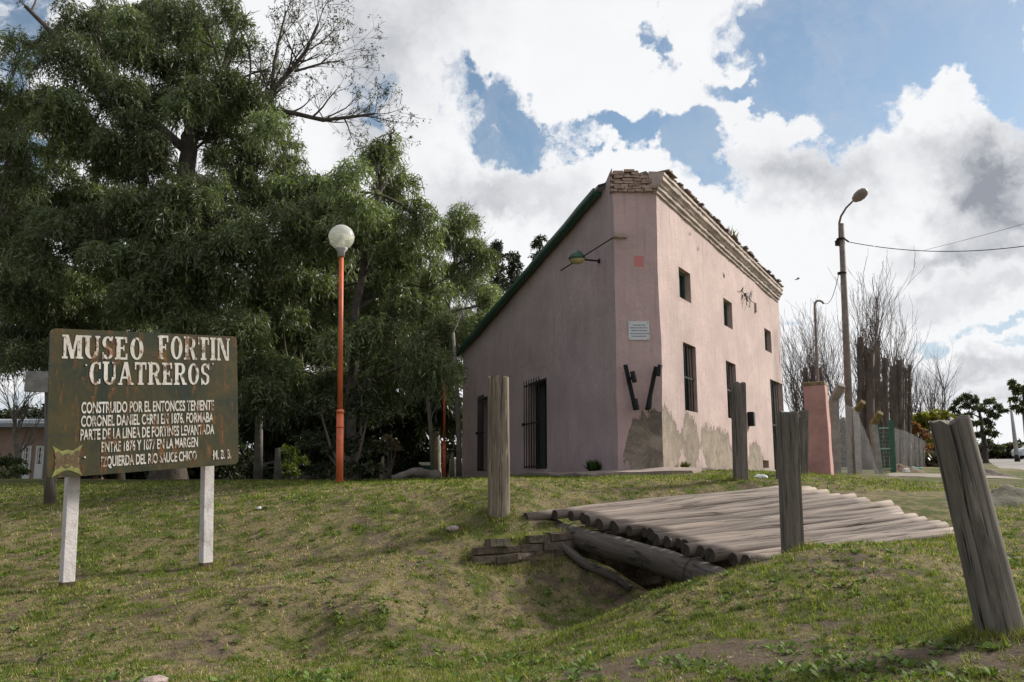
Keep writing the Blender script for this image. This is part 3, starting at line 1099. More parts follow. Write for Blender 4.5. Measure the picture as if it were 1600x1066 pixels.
# inner dark lining behind the reveals
mb = MB()
inn = .9
# roof: low mono-pitch falling to the far left corner
oh = .16
r1 = A1 + NL * oh; r4 = B4 + NL * oh + DL * .3
zr = z_g + .02
inner2 = A2 - NR * .30 + DR * .3
inner3 = B3 - NR * .30
mb.add([(r1.x + .3 * DL.x, r1.y + .3 * DL.y, zr - .02), (inner2.x, inner2.y, czf(0) + .55), (inner3.x, inner3.y, czf(LR) + .5), (r4.x, r4.y, zE + .02),
        (r1.x + .3 * DL.x, r1.y + .3 * DL.y, zr + .04), (inner2.x, inner2.y, czf(0) + .61), (inner3.x, inner3.y, czf(LR) + .56), (r4.x, r4.y, zE + .08)],
       [(0, 1, 2, 3), (4, 7, 6, 5), (0, 3, 7, 4), (3, 2, 6, 7)])
kid(mb.build('roof', M['house_roof']))
# green gutter along the verge: half-round trough with closed end
mb = MB()
ga = A1 + DL * (s_g - .02) + NL * .10; ga.z = z_g + .0
gb = B4 + DL * .25 + NL * .10; gb.z = zE + .0
gd = (gb - ga).normalized(); gs_ = gd.cross(Vector((0, 0, 1))).normalized(); gu = gs_.cross(gd)
if gu.z < 0: gu = -gu
prof = []
for k in range(13):
    a = pi + pi * k / 12
    prof.append((cos(a) * .085, sin(a) * .10))
prof += [(.085, .055), (-.085, .055)]
NSEG = 14
vs, fs = [], []
for i in range(NSEG + 1):
    c = ga.lerp(gb, i / NSEG) + Vector((0, 0, .012 * sin(i * 2.1)))
    for (a, b) in prof: vs.append(c + gs_ * a + gu * b)
np_ = len(prof)
for i in range(NSEG):
    for k in range(np_):
        k2 = (k + 1) % np_
        fs.append((i * np_ + k, i * np_ + k2, (i + 1) * np_ + k2, (i + 1) * np_ + k))
fs.append(tuple(range(np_))); fs.append(tuple(NSEG * np_ + k for k in reversed(range(np_))))
kid(mesh_obj('gutter', vs, fs, M['green_metal']))

# cornice: stepped moulding swept along the front, returning a little at the corner
STEP = [(0, 0), (.035, 0), (.035, .07), (.075, .085), (.075, .16), (.10, .175), (.12, .23), (.16, .26), (.16, .36), (.185, .37), (.185, .43), (-.12, .50), (-.12, 0)]
rr = random.Random(3)
vs, fs, sm = [], [], []
NS = 60
for i in range(NS + 1):
    s = -.05 + (LR + .15) * i / NS
    for k, (a, h) in enumerate(STEP):
        j = rr.uniform(-.008, .008)
        vs.append(A2 + DR * s + NR * (a + (j if 0 < k < 11 else 0)) + Vector((0, 0, czf(max(0, s)) + h * .9 + rr.uniform(-.006, .006) - A2.z)))
np_ = len(STEP)
for i in range(NS):
    for k in range(np_):
        k2 = (k + 1) % np_
        fs.append((i * np_ + k, (i + 1) * np_ + k, (i + 1) * np_ + k2, i * np_ + k2))
fs.append(tuple(reversed(range(np_)))); fs.append(tuple(NS * np_ + k for k in range(np_)))
kid(mesh_obj('cornice', vs, fs, M['cornice']))
# broken tile ends on top of the cornice
mb = MB()
s = .1
while s < LR + .05:
    w = rr.uniform(.16, .26)
    a = rr.uniform(.02, .1)
    c = A2 + DR * (s + w / 2) + NR * (.01 + a * .6); c.z = czf(s) + .465 + rr.uniform(-.008, .015)
    up = Vector((rr.uniform(-.07, .07), rr.uniform(-.07, .07), 1)).normalized()
    x = DR; y = up.cross(x).normalized()
    mb.box(c, (w * .92, .26 + a, rr.uniform(.02, .04)), (x, y, up), 0, .01, rr)
    if rr.random() < .35:
        c2 = c - NR * .08; c2.z += .03
        mb.box(c2, (w * .7, .2, .03), (x, y, up), 0, .01, rr)
    s += w
kid(mb.build('roof_tile', M['tile']))['kind'] = 'stuff'

# exposed brick cap on the corner
mb = MB()
NB = 8
ztop0 = P(960, 266, 15).z
hrow = (ztop0 - zc_top) / NB
for r in range(NB):
    z = zc_top + hrow * (r + .5)
    x = -.04 + (0.06 if r % 2 else 0)
    xmax = LC + .02 - max(0, r - 3) * .085
    while x < xmax:
        w = rr.uniform(.13, .22)
        w = min(w, xmax - x)
        if w > .05:
            out_ = rr.uniform(.0, .06) + (.05 if r < 2 else 0)
            c = A1 + DC * (x + w / 2) + Vector((0, .26 - out_, z - A1.z))
            mb.box(c, (w - .012, .5, hrow * rr.uniform(.68, .86)), None, 0, .008, rr)
        x += w
# core behind the bricks
cc_ = A1 + DC * (LC * .42) + Vector((0, .36, (zc_top + ztop0) / 2 - A1.z - .04))
mb.box(cc_, (LC * .80, .55, (ztop0 - zc_top) - .06))
# rubble behind, towards the roof
for k in range(9):
    c = A1 + DC * rr.uniform(.1, .6) + Vector((0, rr.uniform(.4, .9), ztop0 - A1.z - .12 - .05 * k / 9))
    mb.box(c, (.24, .18, .09), None, 0, .02, rr)
kid(mb.build('exposed_brick', M['brick']))


# windows and doors set into the openings
def inset(o, A, D, n, name, mats, frame_m, pane_m, depth=.24, mull=True, fw=.06, bars=0, bar_out=None, panels=False):
    s0, s1, z0, z1 = o
    q = lambda s, z, d: A + D * s - n * d + Vector((0, 0, z - A.z))
    up = Vector((0, 0, 1))
    org = q((s0 + s1) / 2, z0, depth)
    mb = MB()
    for s in (s0 + fw / 2, s1 - fw / 2):
        mb.box(q(s, (z0 + z1) / 2, depth), (fw, .06, z1 - z0), (D, n, up))
    for z in (z0 + fw / 2, z1 - fw / 2):
        mb.box(q((s0 + s1) / 2, z, depth), (s1 - s0 - 2 * fw, .06, fw), (D, n, up))
    if mull: mb.box(q((s0 + s1) / 2, (z0 + z1) / 2, depth - .004), (.05, .05, z1 - z0 - 2 * fw), (D, n, up))
    w = kid(mb.build(name, frame_m, None, org))
    mb = MB()
    mb.box(q((s0 + s1) / 2, (z0 + z1) / 2, depth + .02), (s1 - s0 - 2 * fw + .01, .02, z1 - z0 - 2 * fw + .01), (D, n, up))
    p = mb.build('panel' if panels else 'pane', pane_m, None, org); p.parent = w; p.location = (0, 0, 0)
    if bars:
        mb = MB()
        bo = .06 if bar_out is None else bar_out
        ns = bars
        for k in range(ns):
            s = s0 + (s1 - s0) * (k + .5) / ns
            mb.tube([q(s, z0 - (.0), bo), q(s, z1, bo)], .011, 6)
        for t in (.5,) if bar_out is None else (.02, .52, .98):
            z = z0 + (z1 - z0) * t
            mb.box(q((s0 + s1) / 2, z, bo + .0), (s1 - s0 + (0.06 if bar_out else 0), .012, .035), (D, n, up))
        b = mb.build('grille', M['black_iron'], None, org); b.parent = w; b.location = (0, 0, 0)
    return w


for o in OR_U: inset(o, A2, DR, NR, 'window', None, M['green_metal'], M['dark_glass'], .15)
inset(OR_L[0], A2, DR, NR, 'window', None, M['dark_wood'], M['dark_glass'], .2, bars=5)
inset(OR_L[1], A2, DR, NR, 'window', None, M['dark_wood'], M['dark_glass'], .2, bars=4)
inset(OR_D[0], A2, DR, NR, 'door', None, M['dark_wood'], M['dark_wood'], .2, bars=6, panels=True)
inset(OR_V[0], A2, DR, NR, 'vent', None, M['black_iron'], M['black_iron'], .2, mull=False, fw=.03)
for o in OL:
    w = inset(o, A1, DL, NL, 'door', None, M['dark_wood'], M['dark_wood'], .2, panels=True)
    s0, s1, z0, z1 = o
    q = lambda s, z, d: A1 + DL * s + NL * d + Vector((0, 0, z - A1.z))
    up = Vector((0, 0, 1))
    mb = MB()
    nb = 7
    sA, sB = s0 + .25 * (s1 - s0), s1 + .12
    for k in range(nb):
        s = sA + (sB - sA) * k / (nb - 1)
        mb.tube([q(s, z0 + .02, .075), q(s, z1 + .03, .075)], .012, 6)
        mb.tube([q(s, z1 + .03, .075), q(s, z1 + .075, .075)], [.012, .002], 6)
    for t in (.03, .52, .965):
        z = z0 + (z1 - z0) * t
        mb.box(q((sA + sB) / 2, z, .075), (sB - sA + .03, .010, .035), (DL, NL, up))
        for s in (sA, sB): mb.box(q(s, z, .036), (.02, .078, .02), (DL, NL, up))
    mb.box(q(sB, z0 + (z1 - z0) * .52, .10), (.10, .05, .07), (DL, NL, up))
    b = mb.build('grille', M['black_iron'], None, w.location + MO); b.parent = w; b.location = (0, 0, 0)

# small putlog holes, repair scars
mb = MB()
for (px, py, wdt, h) in [(1078, 365, .07, .09), (1091, 388, .06, .13), (1131, 430, .11, .16), (1139, 408, .05, .06)]:
    s, z = wr(px, py)
    c = A2 + DR * s + NR * .012 + Vector((0, 0, z - A2.z))
    x, y = DR, Vector((0, 0, 1))
    mb.add([c - x * wdt / 2 + y * h / 2, c + x * wdt / 2 - y * h * .1, c + x * wdt * .1 - y * h / 2, c - x * wdt * .3 - y * h * .2], [(0, 3, 2, 1)])
kid(mb.build('wall_hole', M['black_iron']))['kind'] = 'stuff'
mb = MB()
s, z = wr(1179, 481)
mb.box(A2 + DR * s + NR * .03 + Vector((0, 0, z - A2.z)), (.10, .06, .24), (DR, NR, Vector((0, 0, 1))))
kid(mb.build('wall_vent', M['cornice'], bevel=.006))
mb = MB()
for (px, py) in [(1176, 540), (1131, 519)]:
    s, z = wr(px, py)
    mb.box(A2 + DR * s + NR * .01 + Vector((0, 0, z - A2.z)), (.09, .02, .08), (DR, NR, Vector((0, 0, 1))))
# paved strip round the foot of the walls
rs = random.Random(5)
mbs = MB()
out1 = []
def off_pt(A, n, d): return A + n * d
wid = .75
pl = [B4 + NL * wid, A1 + NL * wid * .8 + Vector((0, -wid * .55, 0)), A2 + Vector((.25, -wid, 0)) + NR * .1, A2 + DR * 1.6 + NR * wid * .8, A2 + DR * 1.6]
pin = [B4 - NL * .1, A1 - NL * .1 + Vector((0, .1, 0)), A2 - NR * .1, A2 + DR * 1.0 - NR * .1, A2 + DR * 1.6 - NR * .1]
zs = [zbL(LL) + .05, A1.z + .05, A2.z + .05, A2.z + .05, A2.z + .05]
vs, fs = [], []
rows = []
for i in range(len(pl) - 1):
    n = max(2, int((pl[i + 1] - pl[i]).length / .35))
    for k in range(n + (1 if i == len(pl) - 2 else 0)):
        t = k / n
        a = pl[i].lerp(pl[i + 1], t); b = pin[i].lerp(pin[i + 1], t)
        z = zs[i] + (zs[i + 1] - zs[i]) * t
        j = rs.uniform(-.05, .05)
        a = a + (a - b).normalized() * j
        ze = min(z, gz1(a.x, a.y) + .055)
        rows.append((Vector((a.x, a.y, z - .30)), Vector((a.x, a.y, ze + rs.uniform(-.012, .008))), Vector((b.x, b.y, z + .01))))
for r in rows: vs += list(r)
for i in range(len(rows) - 1):
    a = i * 3
    fs += [(a, a + 3, a + 4, a + 1), (a + 1, a + 4, a + 5, a + 2)]
kid(mesh_obj('walkway', vs, fs, M['slab']))

# small mesh things fixed to the walls
UP = Vector((0, 0, 1))
pl_o = empty('wall_plaque', P(998, 517, 14.985))
tag(pl_o, 'white marble plaque with engraved lines on the cut corner of the pink building', 'plaque')
mb = MB(); pw, ph = 33 / F * 15, 30 / F * 15
mb.box((0, 0, 0), (pw, .03, ph))
pt = mb.build('slab', M['plaque'], pl_o, bevel=.004)


def text_mesh(txt, width, height, mat, name, parent, bold=.02, z=0.0):
    """built-in sans lettering, fitted to width x height, centred, in local XY -> returned as mesh in XZ-like frame later"""
    cu = bpy.data.curves.new('lettering', 'FONT')
    cu.body = txt; cu.size = 1; cu.offset = bold; cu.resolution_u = 3
    cu.align_x = 'LEFT'
    ob = bpy.data.objects.new('lettering', cu)
    COL.objects.link(ob)
    dg = bpy.context.evaluated_depsgraph_get()
    me = bpy.data.meshes.new_from_object(ob.evaluated_get(dg))
    bpy.data.objects.remove(ob); bpy.data.curves.remove(cu)
    co = np.empty(len(me.vertices) * 3); me.vertices.foreach_get('co', co); co = co.reshape(-1, 3)
    lo, hi = co.min(0), co.max(0)
    capH = .73
    co[:, 0] = (co[:, 0] - (lo[0] + hi[0]) / 2) * (width / (hi[0] - lo[0]))
    co[:, 1] = (co[:, 1] - capH / 2) * (height / capH)
    co[:, 2] = 0
    return me, co


def place_text(txt, width, height, mat, parent, org, ux, uy, nrm, name='lettering', bold=.02, lift=.002):
    me, co = text_mesh(txt, width, height, mat, name, parent, bold)
    ux, uy, nrm = Vector(ux), Vector(uy), Vector(nrm)
    for v, c in zip(me.vertices, co):
        v.co = ux * c[0] + uy * c[1] + nrm * lift
    me.name = name
    me.materials.clear(); me.materials.append(mat)
    o = bpy.data.objects.new(name, me)
    COL.objects.link(o)
    o.parent = parent
    o.location = org
    return o


# engraved lines: too small to read in the photo, built as rows of short dashes
mb = MB()
rp = random.Random(8)
for row, (wf, dz) in enumerate([(.55, .3), (.86, .15), (.7, .0), (.82, -.16), (.74, -.3)]):
    mb = MB()
    x = -pw * wf / 2
    while x < pw * wf / 2:
        w = rp.uniform(.012, .04)
        mb.box((x + w / 2, -.0165, dz * ph), (w, .002, ph * .05))
        x += w + .008
    mb.build('engraving', M['ink'], pl_o)
for sx in (-1, 1):
    for sz in (-1, 1):
        mb = MB()
        mb.lathe((sx * pw * .43, -.0152, sz * ph * .42), [(.0, -.006), (.009, -.004), (.009, 0)], 8, 0, (Vector((1, 0, 0)), Vector((0, 0, 1)), Vector((0, 1, 0))))
        mb.build('screw', M['ink'], pl_o)


def bracket(name, label, top, bot, arms):
    t = P(*top, 14.86); b = P(*bot, 14.86)
    o = empty(name, b)
    tag(o, label, 'iron bracket', 'flag brackets on the cut corner')
    mb = MB(); mb.bar(b - b, t - b, .075, .03, (0, 1, 0)); mb.build('bar', M['black_iron'], o, bevel=.004)
    for (px, py, qx, qy, d) in arms:
        m = P(px, py, 14.80) - b; e = P(qx, qy, 14.74) - b
        mb = MB()
        mb.bar(m, e, .05, .05, (0, 1, 0))
        dv = (t - b).normalized()
        ax = [dv.orthogonal().normalized(), None, dv]; ax[1] = dv.cross(ax[0])
        prof = [(.045, -.10), (.045, .10), (.03, .10), (.03, -.10), (.045, -.10)]
        mb.lathe(e, prof, 14, 0, tuple(ax))
        mb.bar(m, m + Vector((0, .16, 0)), .03, .03)
        mb.build('socket', M['black_iron'], o)
    return o


bracket('flag_bracket', 'black iron flag bracket leaning left, upper socket set at mid bar, on the pink corner', (977, 570), (993, 641),
        [(984, 592, 990, 589, 0), (991, 632, 994, 632, 0)])
bracket('flag_bracket', 'black iron flag bracket leaning right, upper socket set near its top, on the pink corner', (1025, 573), (1011, 641),
        [(1023, 581, 1030, 579, 0), (1013, 634, 1016, 630, 0)])

# wall lamp
s, z = wl(936, 408)
wp = A1 + DL * s + Vector((0, 0, z - A1.z))
lamp = empty('wall_lamp', wp)
tag(lamp, 'green hooded wall lamp on a thin braced arm high on the shaded pink wall', 'lamp')
hd = P(903, 405, wp.y - .35) - wp
mb = MB(); mb.tube([NL * -.02, hd * .55 + Vector((0, 0, .0)), hd], .018, 8)
mb.lathe((0, 0, 0), [(.05, -.005), (.05, .012), (0, .012)], 12, 0, (Vector((0, 0, 1)), DL, NL))
mb.build('arm', M['black_iron'], lamp)
ra = P(962, 369, 15.0) - wp; rb = P(876, 423, wp.y - .3) - wp
mb = MB(); mb.tube([ra, rb], .012, 6); mb.build('brace', M['black_iron'], lamp)
ha = (hd.normalized() * 1.0)
hx = Vector((ha.x, ha.y, -.12)).normalized(); hz = Vector((0, 0, 1)); hy = hz.cross(hx).normalized(); hz = hx.cross(hy)
mb = MB()
cen = hd + hx * .02
ring = []
prof = [(0.0, .16), (.07, .15), (.12, .11), (.16, .05), (.175, 0), (.165, 0)]
vs, fs = [], []
seg = 20
for (r, h) in prof:
    for k in range(seg):
        a = 2 * pi * k / seg
        vs.append(cen + hx * (r * 1.05 * cos(a)) + hy * (r * .8 * sin(a)) + hz * h)
for i in range(len(prof) - 1):
    for k in range(seg):
        k2 = (k + 1) % seg
        fs.append((i * seg + k, i * seg + k2, (i + 1) * seg + k2, (i + 1) * seg + k))
mb.add(vs, fs, 0, True)
mb.build('hood', M['green_metal'], lamp)
mb = MB()
vs, fs = [], []
prof = [(.160, .002), (.155, -.03), (.11, -.075), (.05, -.095), (0, -.1)]
for (r, h) in prof:
    for k in range(seg):
        a = 2 * pi * k / seg
        vs.append(cen + hx * (r * 1.05 * cos(a)) + hy * (r * .8 * sin(a)) + hz * h)
for i in range(len(prof) - 1):
    for k in range(seg):
        k2 = (k + 1) % seg
        fs.append((i * seg + k, i * seg + k2, (i + 1) * seg + k2, (i + 1) * seg + k))
mb.add(vs, fs, 0, True)
mb.build('diffuser', simple('amber_glass', (.42, .36, .17), .25, .2, 8), lamp)
# wooden clamp at the corner that the brace is tied to
mb = MB()
mb.box(P(969, 368, 14.96), (.26, .07, .10)); mb.box(P(961, 368, 15.0), (.07, .2, .10))
kid(mb.build('brace_block', M['reveal'], bevel=.01))
# meter box and loose wires on the front
s, z = wr(1170, 655)
mo = A2 + DR * s + NR * .06 + Vector((0, 0, z - A2.z))
mbx = empty('meter_box', mo)
tag(mbx, 'small black meter box on the pink front wall beside the barred middle window', 'meter box')
mb = MB(); mb.box((0, 0, 0), (.17, .14, .34), (DR, NR, UP)); mb.build('case', M['black_iron'], mbx, bevel=.01)
mb = MB(); mb.box(NR * .075, (.13, .012, .28), (DR, NR, UP)); mb.build('lid', M['dark_wood'], mbx)
s, z = wr(1162, 462)
wo = A2 + DR * s + NR * .03 + Vector((0, 0, z - A2.z))
mb = MB()
mb.tube([DR * (-.5 + .1 * k) + NR * (.03 + .05 * sin(k * 1.7)) + UP * (.12 * sin(k * .9) + .05 * sin(k * 2.3)) for k in range(13)], .011, 5)
mb.tube([DR * (-.1 + .05 * cos(k * .5)) + NR * .04 + UP * (-.02 - .035 * k) + DR * (.02 * k) for k in range(8)], .009, 5)
mb.tube([DR * (.15 + .06 * k) + NR * .05 + UP * (-.28 + .05 * k + .01 * k * k * .4) for k in range(8)], .009, 5)
mb.box(NR * .03 - DR * .05, (.10, .06, .08), (DR, NR, UP))
o = mb.build('wire_tangle', M['wire']); o.location = wo
tag(o, 'loose tangle of black wires hanging under the cornice of the pink front', 'wires')

# tufts at the foot of the left wall
def small_plant(name, label, pos, h, n, seed, col=(.05, .085, .025), cat='plant', group=None):
    r = np.random.default_rng(seed)
    az = r.random(n) * 2 * pi; el = .5 + r.random(n) * .9
    d = np.stack([np.cos(az) * np.cos(el), np.sin(az) * np.cos(el), np.sin(el)], 1)
    L = h * (.5 + .6 * r.random(n))
    b = np.stack([(r.random(n) - .5) * h * .7, (r.random(n) - .5) * h * .5, np.zeros(n)], 1)
    sd = np.stack([-np.sin(az), np.cos(az), 0 * az], 1) * (h * .06)
    Vv = np.stack([b, b + d * L[:, None] * .5 + sd, b + d * L[:, None], b + d * L[:, None] * .5 - sd], 1).reshape(-1, 3)
    c = np.array(col) * (.5 + r.random((n, 1)))
    o = np_mesh(name, Vv, np.arange(4 * n).reshape(-1, 4), M['weed'], col=np.repeat(c, 4, 0))
    o.location = pos
    return tag(o, label, cat, group)


s, z = wl(936, 735)
small_plant('wall_weed', 'small dark weed growing from the foot of the shaded pink wall', A1 + DL * s + NL * .1 + UP * .02, .24, 260, 4)
small_plant('wall_weed', 'yellowish weed clump at the foot of the patched front wall', A2 + DR * .8 + NR * .12 + UP * .04, .15, 180, 5, (.12, .12, .04))
s, z = wr(1160, 400)
small_plant('roof_weed', 'sparse dry weed sprouting above the cornice tiles', A2 + DR * (LR * .5) + NR * .05 + Vector((0, 0, czf(LR * .5) + .5 - A2.z)), .34, 26, 6, (.11, .10, .05))

# ------------------------------------------------------------------ LOG BRIDGE
rb_ = random.Random(11)
bridge = empty('log_bridge', (N0.x, N0.y, N0.z))
tag(bridge, 'low footbridge decked with weathered round logs across the ditch', 'bridge')
BO = bridge.location.copy()
RIGHT = [(0, 1494), (.06, 1487), (.12, 1470), (.2, 1440), (.26, 1425), (.34, 1400), (.42, 1398), (.5, 1372), (.58, 1350), (.66, 1330), (.74, 1300), (.82, 1285), (.9, 1262), (.96, 1225), (1.05, 1200)]
NLOG = 21
d3 = Vector((d_.x, d_.y, 0))


def log_mesh(a, b, r0, r1, name, mats, seg=14, bend=.02, origin=None, wob=.03, rise=0):
    """log with its own local X axis along it"""
    a, b = Vector(a), Vector(b)
    x = (b - a); L = x.length; x.normalize()
    y = UP.cross(x).normalized(); z = x.cross(y)
    n = 14
    p1, p2 = rb_.uniform(0, 6), rb_.uniform(0, 6)
    pts, rad = [], []
    for i in range(n + 1):
        t = i / n
        pts.append(Vector((L * t, bend * sin(pi * t + p1) * rb_.uniform(.8, 1.2), bend * .6 * sin(2.2 * pi * t + p2))))
        rad.append((r0 + (r1 - r0) * t) * (1 + rb_.uniform(-wob, wob)))
    mb = MB()
    mb.tube(pts, rad, seg, 0, True, 1, .035, rb_)
    ob = mesh_obj(name, mb.v, mb.f, mats, None, mb.sm, mb.m)
    m = Matrix((x, y, z)).transposed()
    ob.matrix_world = Matrix.Translation(a) @ m.to_4x4()
    ob.rotation_euler = m.to_euler(); ob.location = a
    return ob


def interp_tab(tab, t):
    return interp(tab, t)


RL = [rb_.uniform(.046, .060) for _ in range(NLOG)]
cum = [0.0]
for i in range(1, NLOG): cum.append(cum[-1] + RL[i - 1] + RL[i] + .028)
for i in range(NLOG):
    t = cum[i] / cum[-1]
    off = t * 2.62
    r = RL[i]
    left_j = rb_.uniform(-.12, .07)
    if i == NLOG - 1: left_j = .42
    if i == NLOG - 2: left_j = .12
    rx_ = interp(RIGHT, t)
    k = (rx_ - 800) / F / ray(rx_, 800).y
    st = N2 + e_ * off - d_ * left_j
    Lr = max((k * st.y - st.x) / (d_.x - k * d_.y) + rb_.uniform(-.08, .08), 2.6)
    zb0 = deck_z(off, left_j) - .115; zb1 = deck_z(off, left_j - Lr) - .115
    r2 = r * rb_.uniform(.82, 1.0)
    a = Vector((st.x, st.y, zb0 + r)); en = st + d_ * Lr
    b = Vector((en.x, en.y, zb1 + r2 + rb_.uniform(-.01, .01)))
    ob = log_mesh(a, b, r * rb_.uniform(1.0, 1.06), r2, 'log', [M['log'], M['log_end']], bend=.02, wob=.05)
    kid(ob, bridge)
# carrying beams along the edges
for (L, r, zo) in [(.0, .13, -.255), (-1.6, .11, -.24), (-2.9, .11, -.24)]:
    q0, q1 = plan(-.55, L), plan(2.75, L)
    a = Vector((q0.x, q0.y, deck_z(-.35, L) + zo - .03)); b = Vector((q1.x, q1.y, deck_z(2.75, L) + zo + .01))
    ob = log_mesh(a, b, r, r * .8, 'beam', [M['beam'], M['log_end']], bend=.03, seg=16, wob=.05)
    kid(ob, bridge)
# wire lashing round the front beam
mb = MB()
for off in (.5, 1.05, 1.75, 2.3):
    q = plan(off, .0); c = Vector((q.x, q.y, deck_z(off, .0) - .255))
    ax_t = Vector((e_.x, e_.y, .14)).normalized()
    u = ax_t.orthogonal().normalized(); v = ax_t.cross(u)
    mb = MB()
    mb.tube([c + (u * cos(k * pi / 7) + v * sin(k * pi / 7)) * .142 for k in range(15)], .004, 5, caps=False)
    kid(mb.build('lashing', M['wire']), bridge)

# brick abutment / low retaining wall on the far bank
rw = random.Random(21)
bw = empty('brick_retaining_wall', Vector((plan(2.2, 0).x, plan(2.2, 0).y, E - .9)))
tag(bw, 'low crumbling brick retaining wall on the far bank of the ditch beside the log bridge', 'wall')
mb = MB()
dm = Vector((d_.x, d_.y, 0)); em = Vector((e_.x, e_.y, 0))
for r in range(9):
    z = E - .545 - .078 * (r + .5)
    L = -3.4
    lmax = [.92, 1.16, 1.22, 1.1, .8, .5, .3, .1, .1][r]
    L += .13 if r % 2 else 0
    while L < lmax:
        w = rw.uniform(.21, .29)
        rise = (deck_z(2.3, min(L, 0)) - deck_z(2.3, 0)) * .5 if L < 0 else -.035 * L
        q = plan(2.22 + rw.uniform(-.025, .025), L + w / 2)
        if L < -.3 or rw.random() < .93:
            mb.box(Vector((q.x, q.y, z + rw.uniform(-.006, .006) + rise)) - BO * 0, (w - .010, .14, .071), (dm, em, UP), 0, .012, rw)
        L += w
for L in (-3.2, -2.6, -2.0, -1.4, -.8, -.2):
    q = plan(2.25, L + .3); mb.box(Vector((q.x, q.y, E - .9)), (.62, .12, .72), (dm, em, UP))
o = mb.build('brickwork', simple('mossy_brick', (.12, .092, .068), .95, .5, 7, bump=.9, bscale=30, dirt=(.055, .06, .03), dirt_amt=.9), bw)
o.location = -Vector(bw.location)
# near abutment under the deck
mb = MB()
for r in range(6):
    z = E - .92 - .08 * r
    L = -3.2
    while L < .0:
        w = rw.uniform(.21, .29); q = plan(.34, L + w / 2)
        mb.box(Vector((q.x, q.y, z)), (w - .012, .14, .068), (dm, em, UP), 0, .007, rw); L += w
o = mb.build('brickwork', M['brick'], bw); o.location = -Vector(bw.location)
# rotten log and stones lying in the ditch
q0 = P(872, 862, 8.9); q1 = P(985, 885, 8.5)
z0 = gz1(q0.x, q0.y); z1 = gz1(q1.x, q1.y)
ob = log_mesh((q0.x, q0.y, z0 + .03), (q1.x, q1.y, z1 + .03), .055, .04, 'fallen_log', [M['beam'], M['log_end']], bend=.04, wob=.15)
tag(ob, 'rotten fallen log lying in the ditch below the bridge edge', 'log')


def rock(name, label, pos, size, seed, cat='stone', group=None, mat=None):
    r = random.Random(seed)
    bm = bmesh.new()
    bmesh.ops.create_icosphere(bm, subdivisions=2, radius=1)
    ph = [r.uniform(0, 6) for _ in range(6)]
    for v in bm.verts:
        k = 1 + .16 * sin(3 * v.co.x + ph[0]) + .13 * sin(4 * v.co.y + ph[1]) + .1 * sin(5 * v.co.z + ph[2]) + r.uniform(-.06, .06)
        v.co = Vector((v.co.x * size[0], v.co.y * size[1], v.co.z * size[2])) * k
    me = bpy.data.meshes.new(name); bm.to_mesh(me); bm.free()
    me.materials.append(mat or M['stone'])
    o = bpy.data.objects.new(name, me); COL.objects.link(o); o.location = pos
    return tag(o, label, cat, group)


def ditch_stone(off, L, size, seed, label):
    q = plan(off, L)
    return rock('stone', label, (q.x, q.y, gz1(q.x, q.y) + size[2] * .4), size, seed, 'stone', None, M['brick'])


def on_ground(px, py, Y, dz=0):
    p = P(px, py, Y)
    return Vector((p.x, p.y, gz1(p.x, p.y) + dz))


rock('stone', 'flat pinkish stone lying in the grass at the lower left of the lawn', on_ground(239, 1052, 4.9, .01), (.095, .06, .032), 1)
rock('stone', 'rounded pale stone at the left end of the low brick wall', on_ground(706, 829, 8.95, .02), (.07, .05, .045), 2)
rock('stone', 'small white stone in the grass between the signboard and the orange lamp', on_ground(405, 797, 10.0, .01), (.035, .025, .02), 3, mat=M['white_paint'])
rock('stone', 'small white lump in the grass beyond the deck beside the middle dark post', on_ground(1189, 746, 12.6, .03), (.10, .06, .05), 6, mat=M['white_paint'])

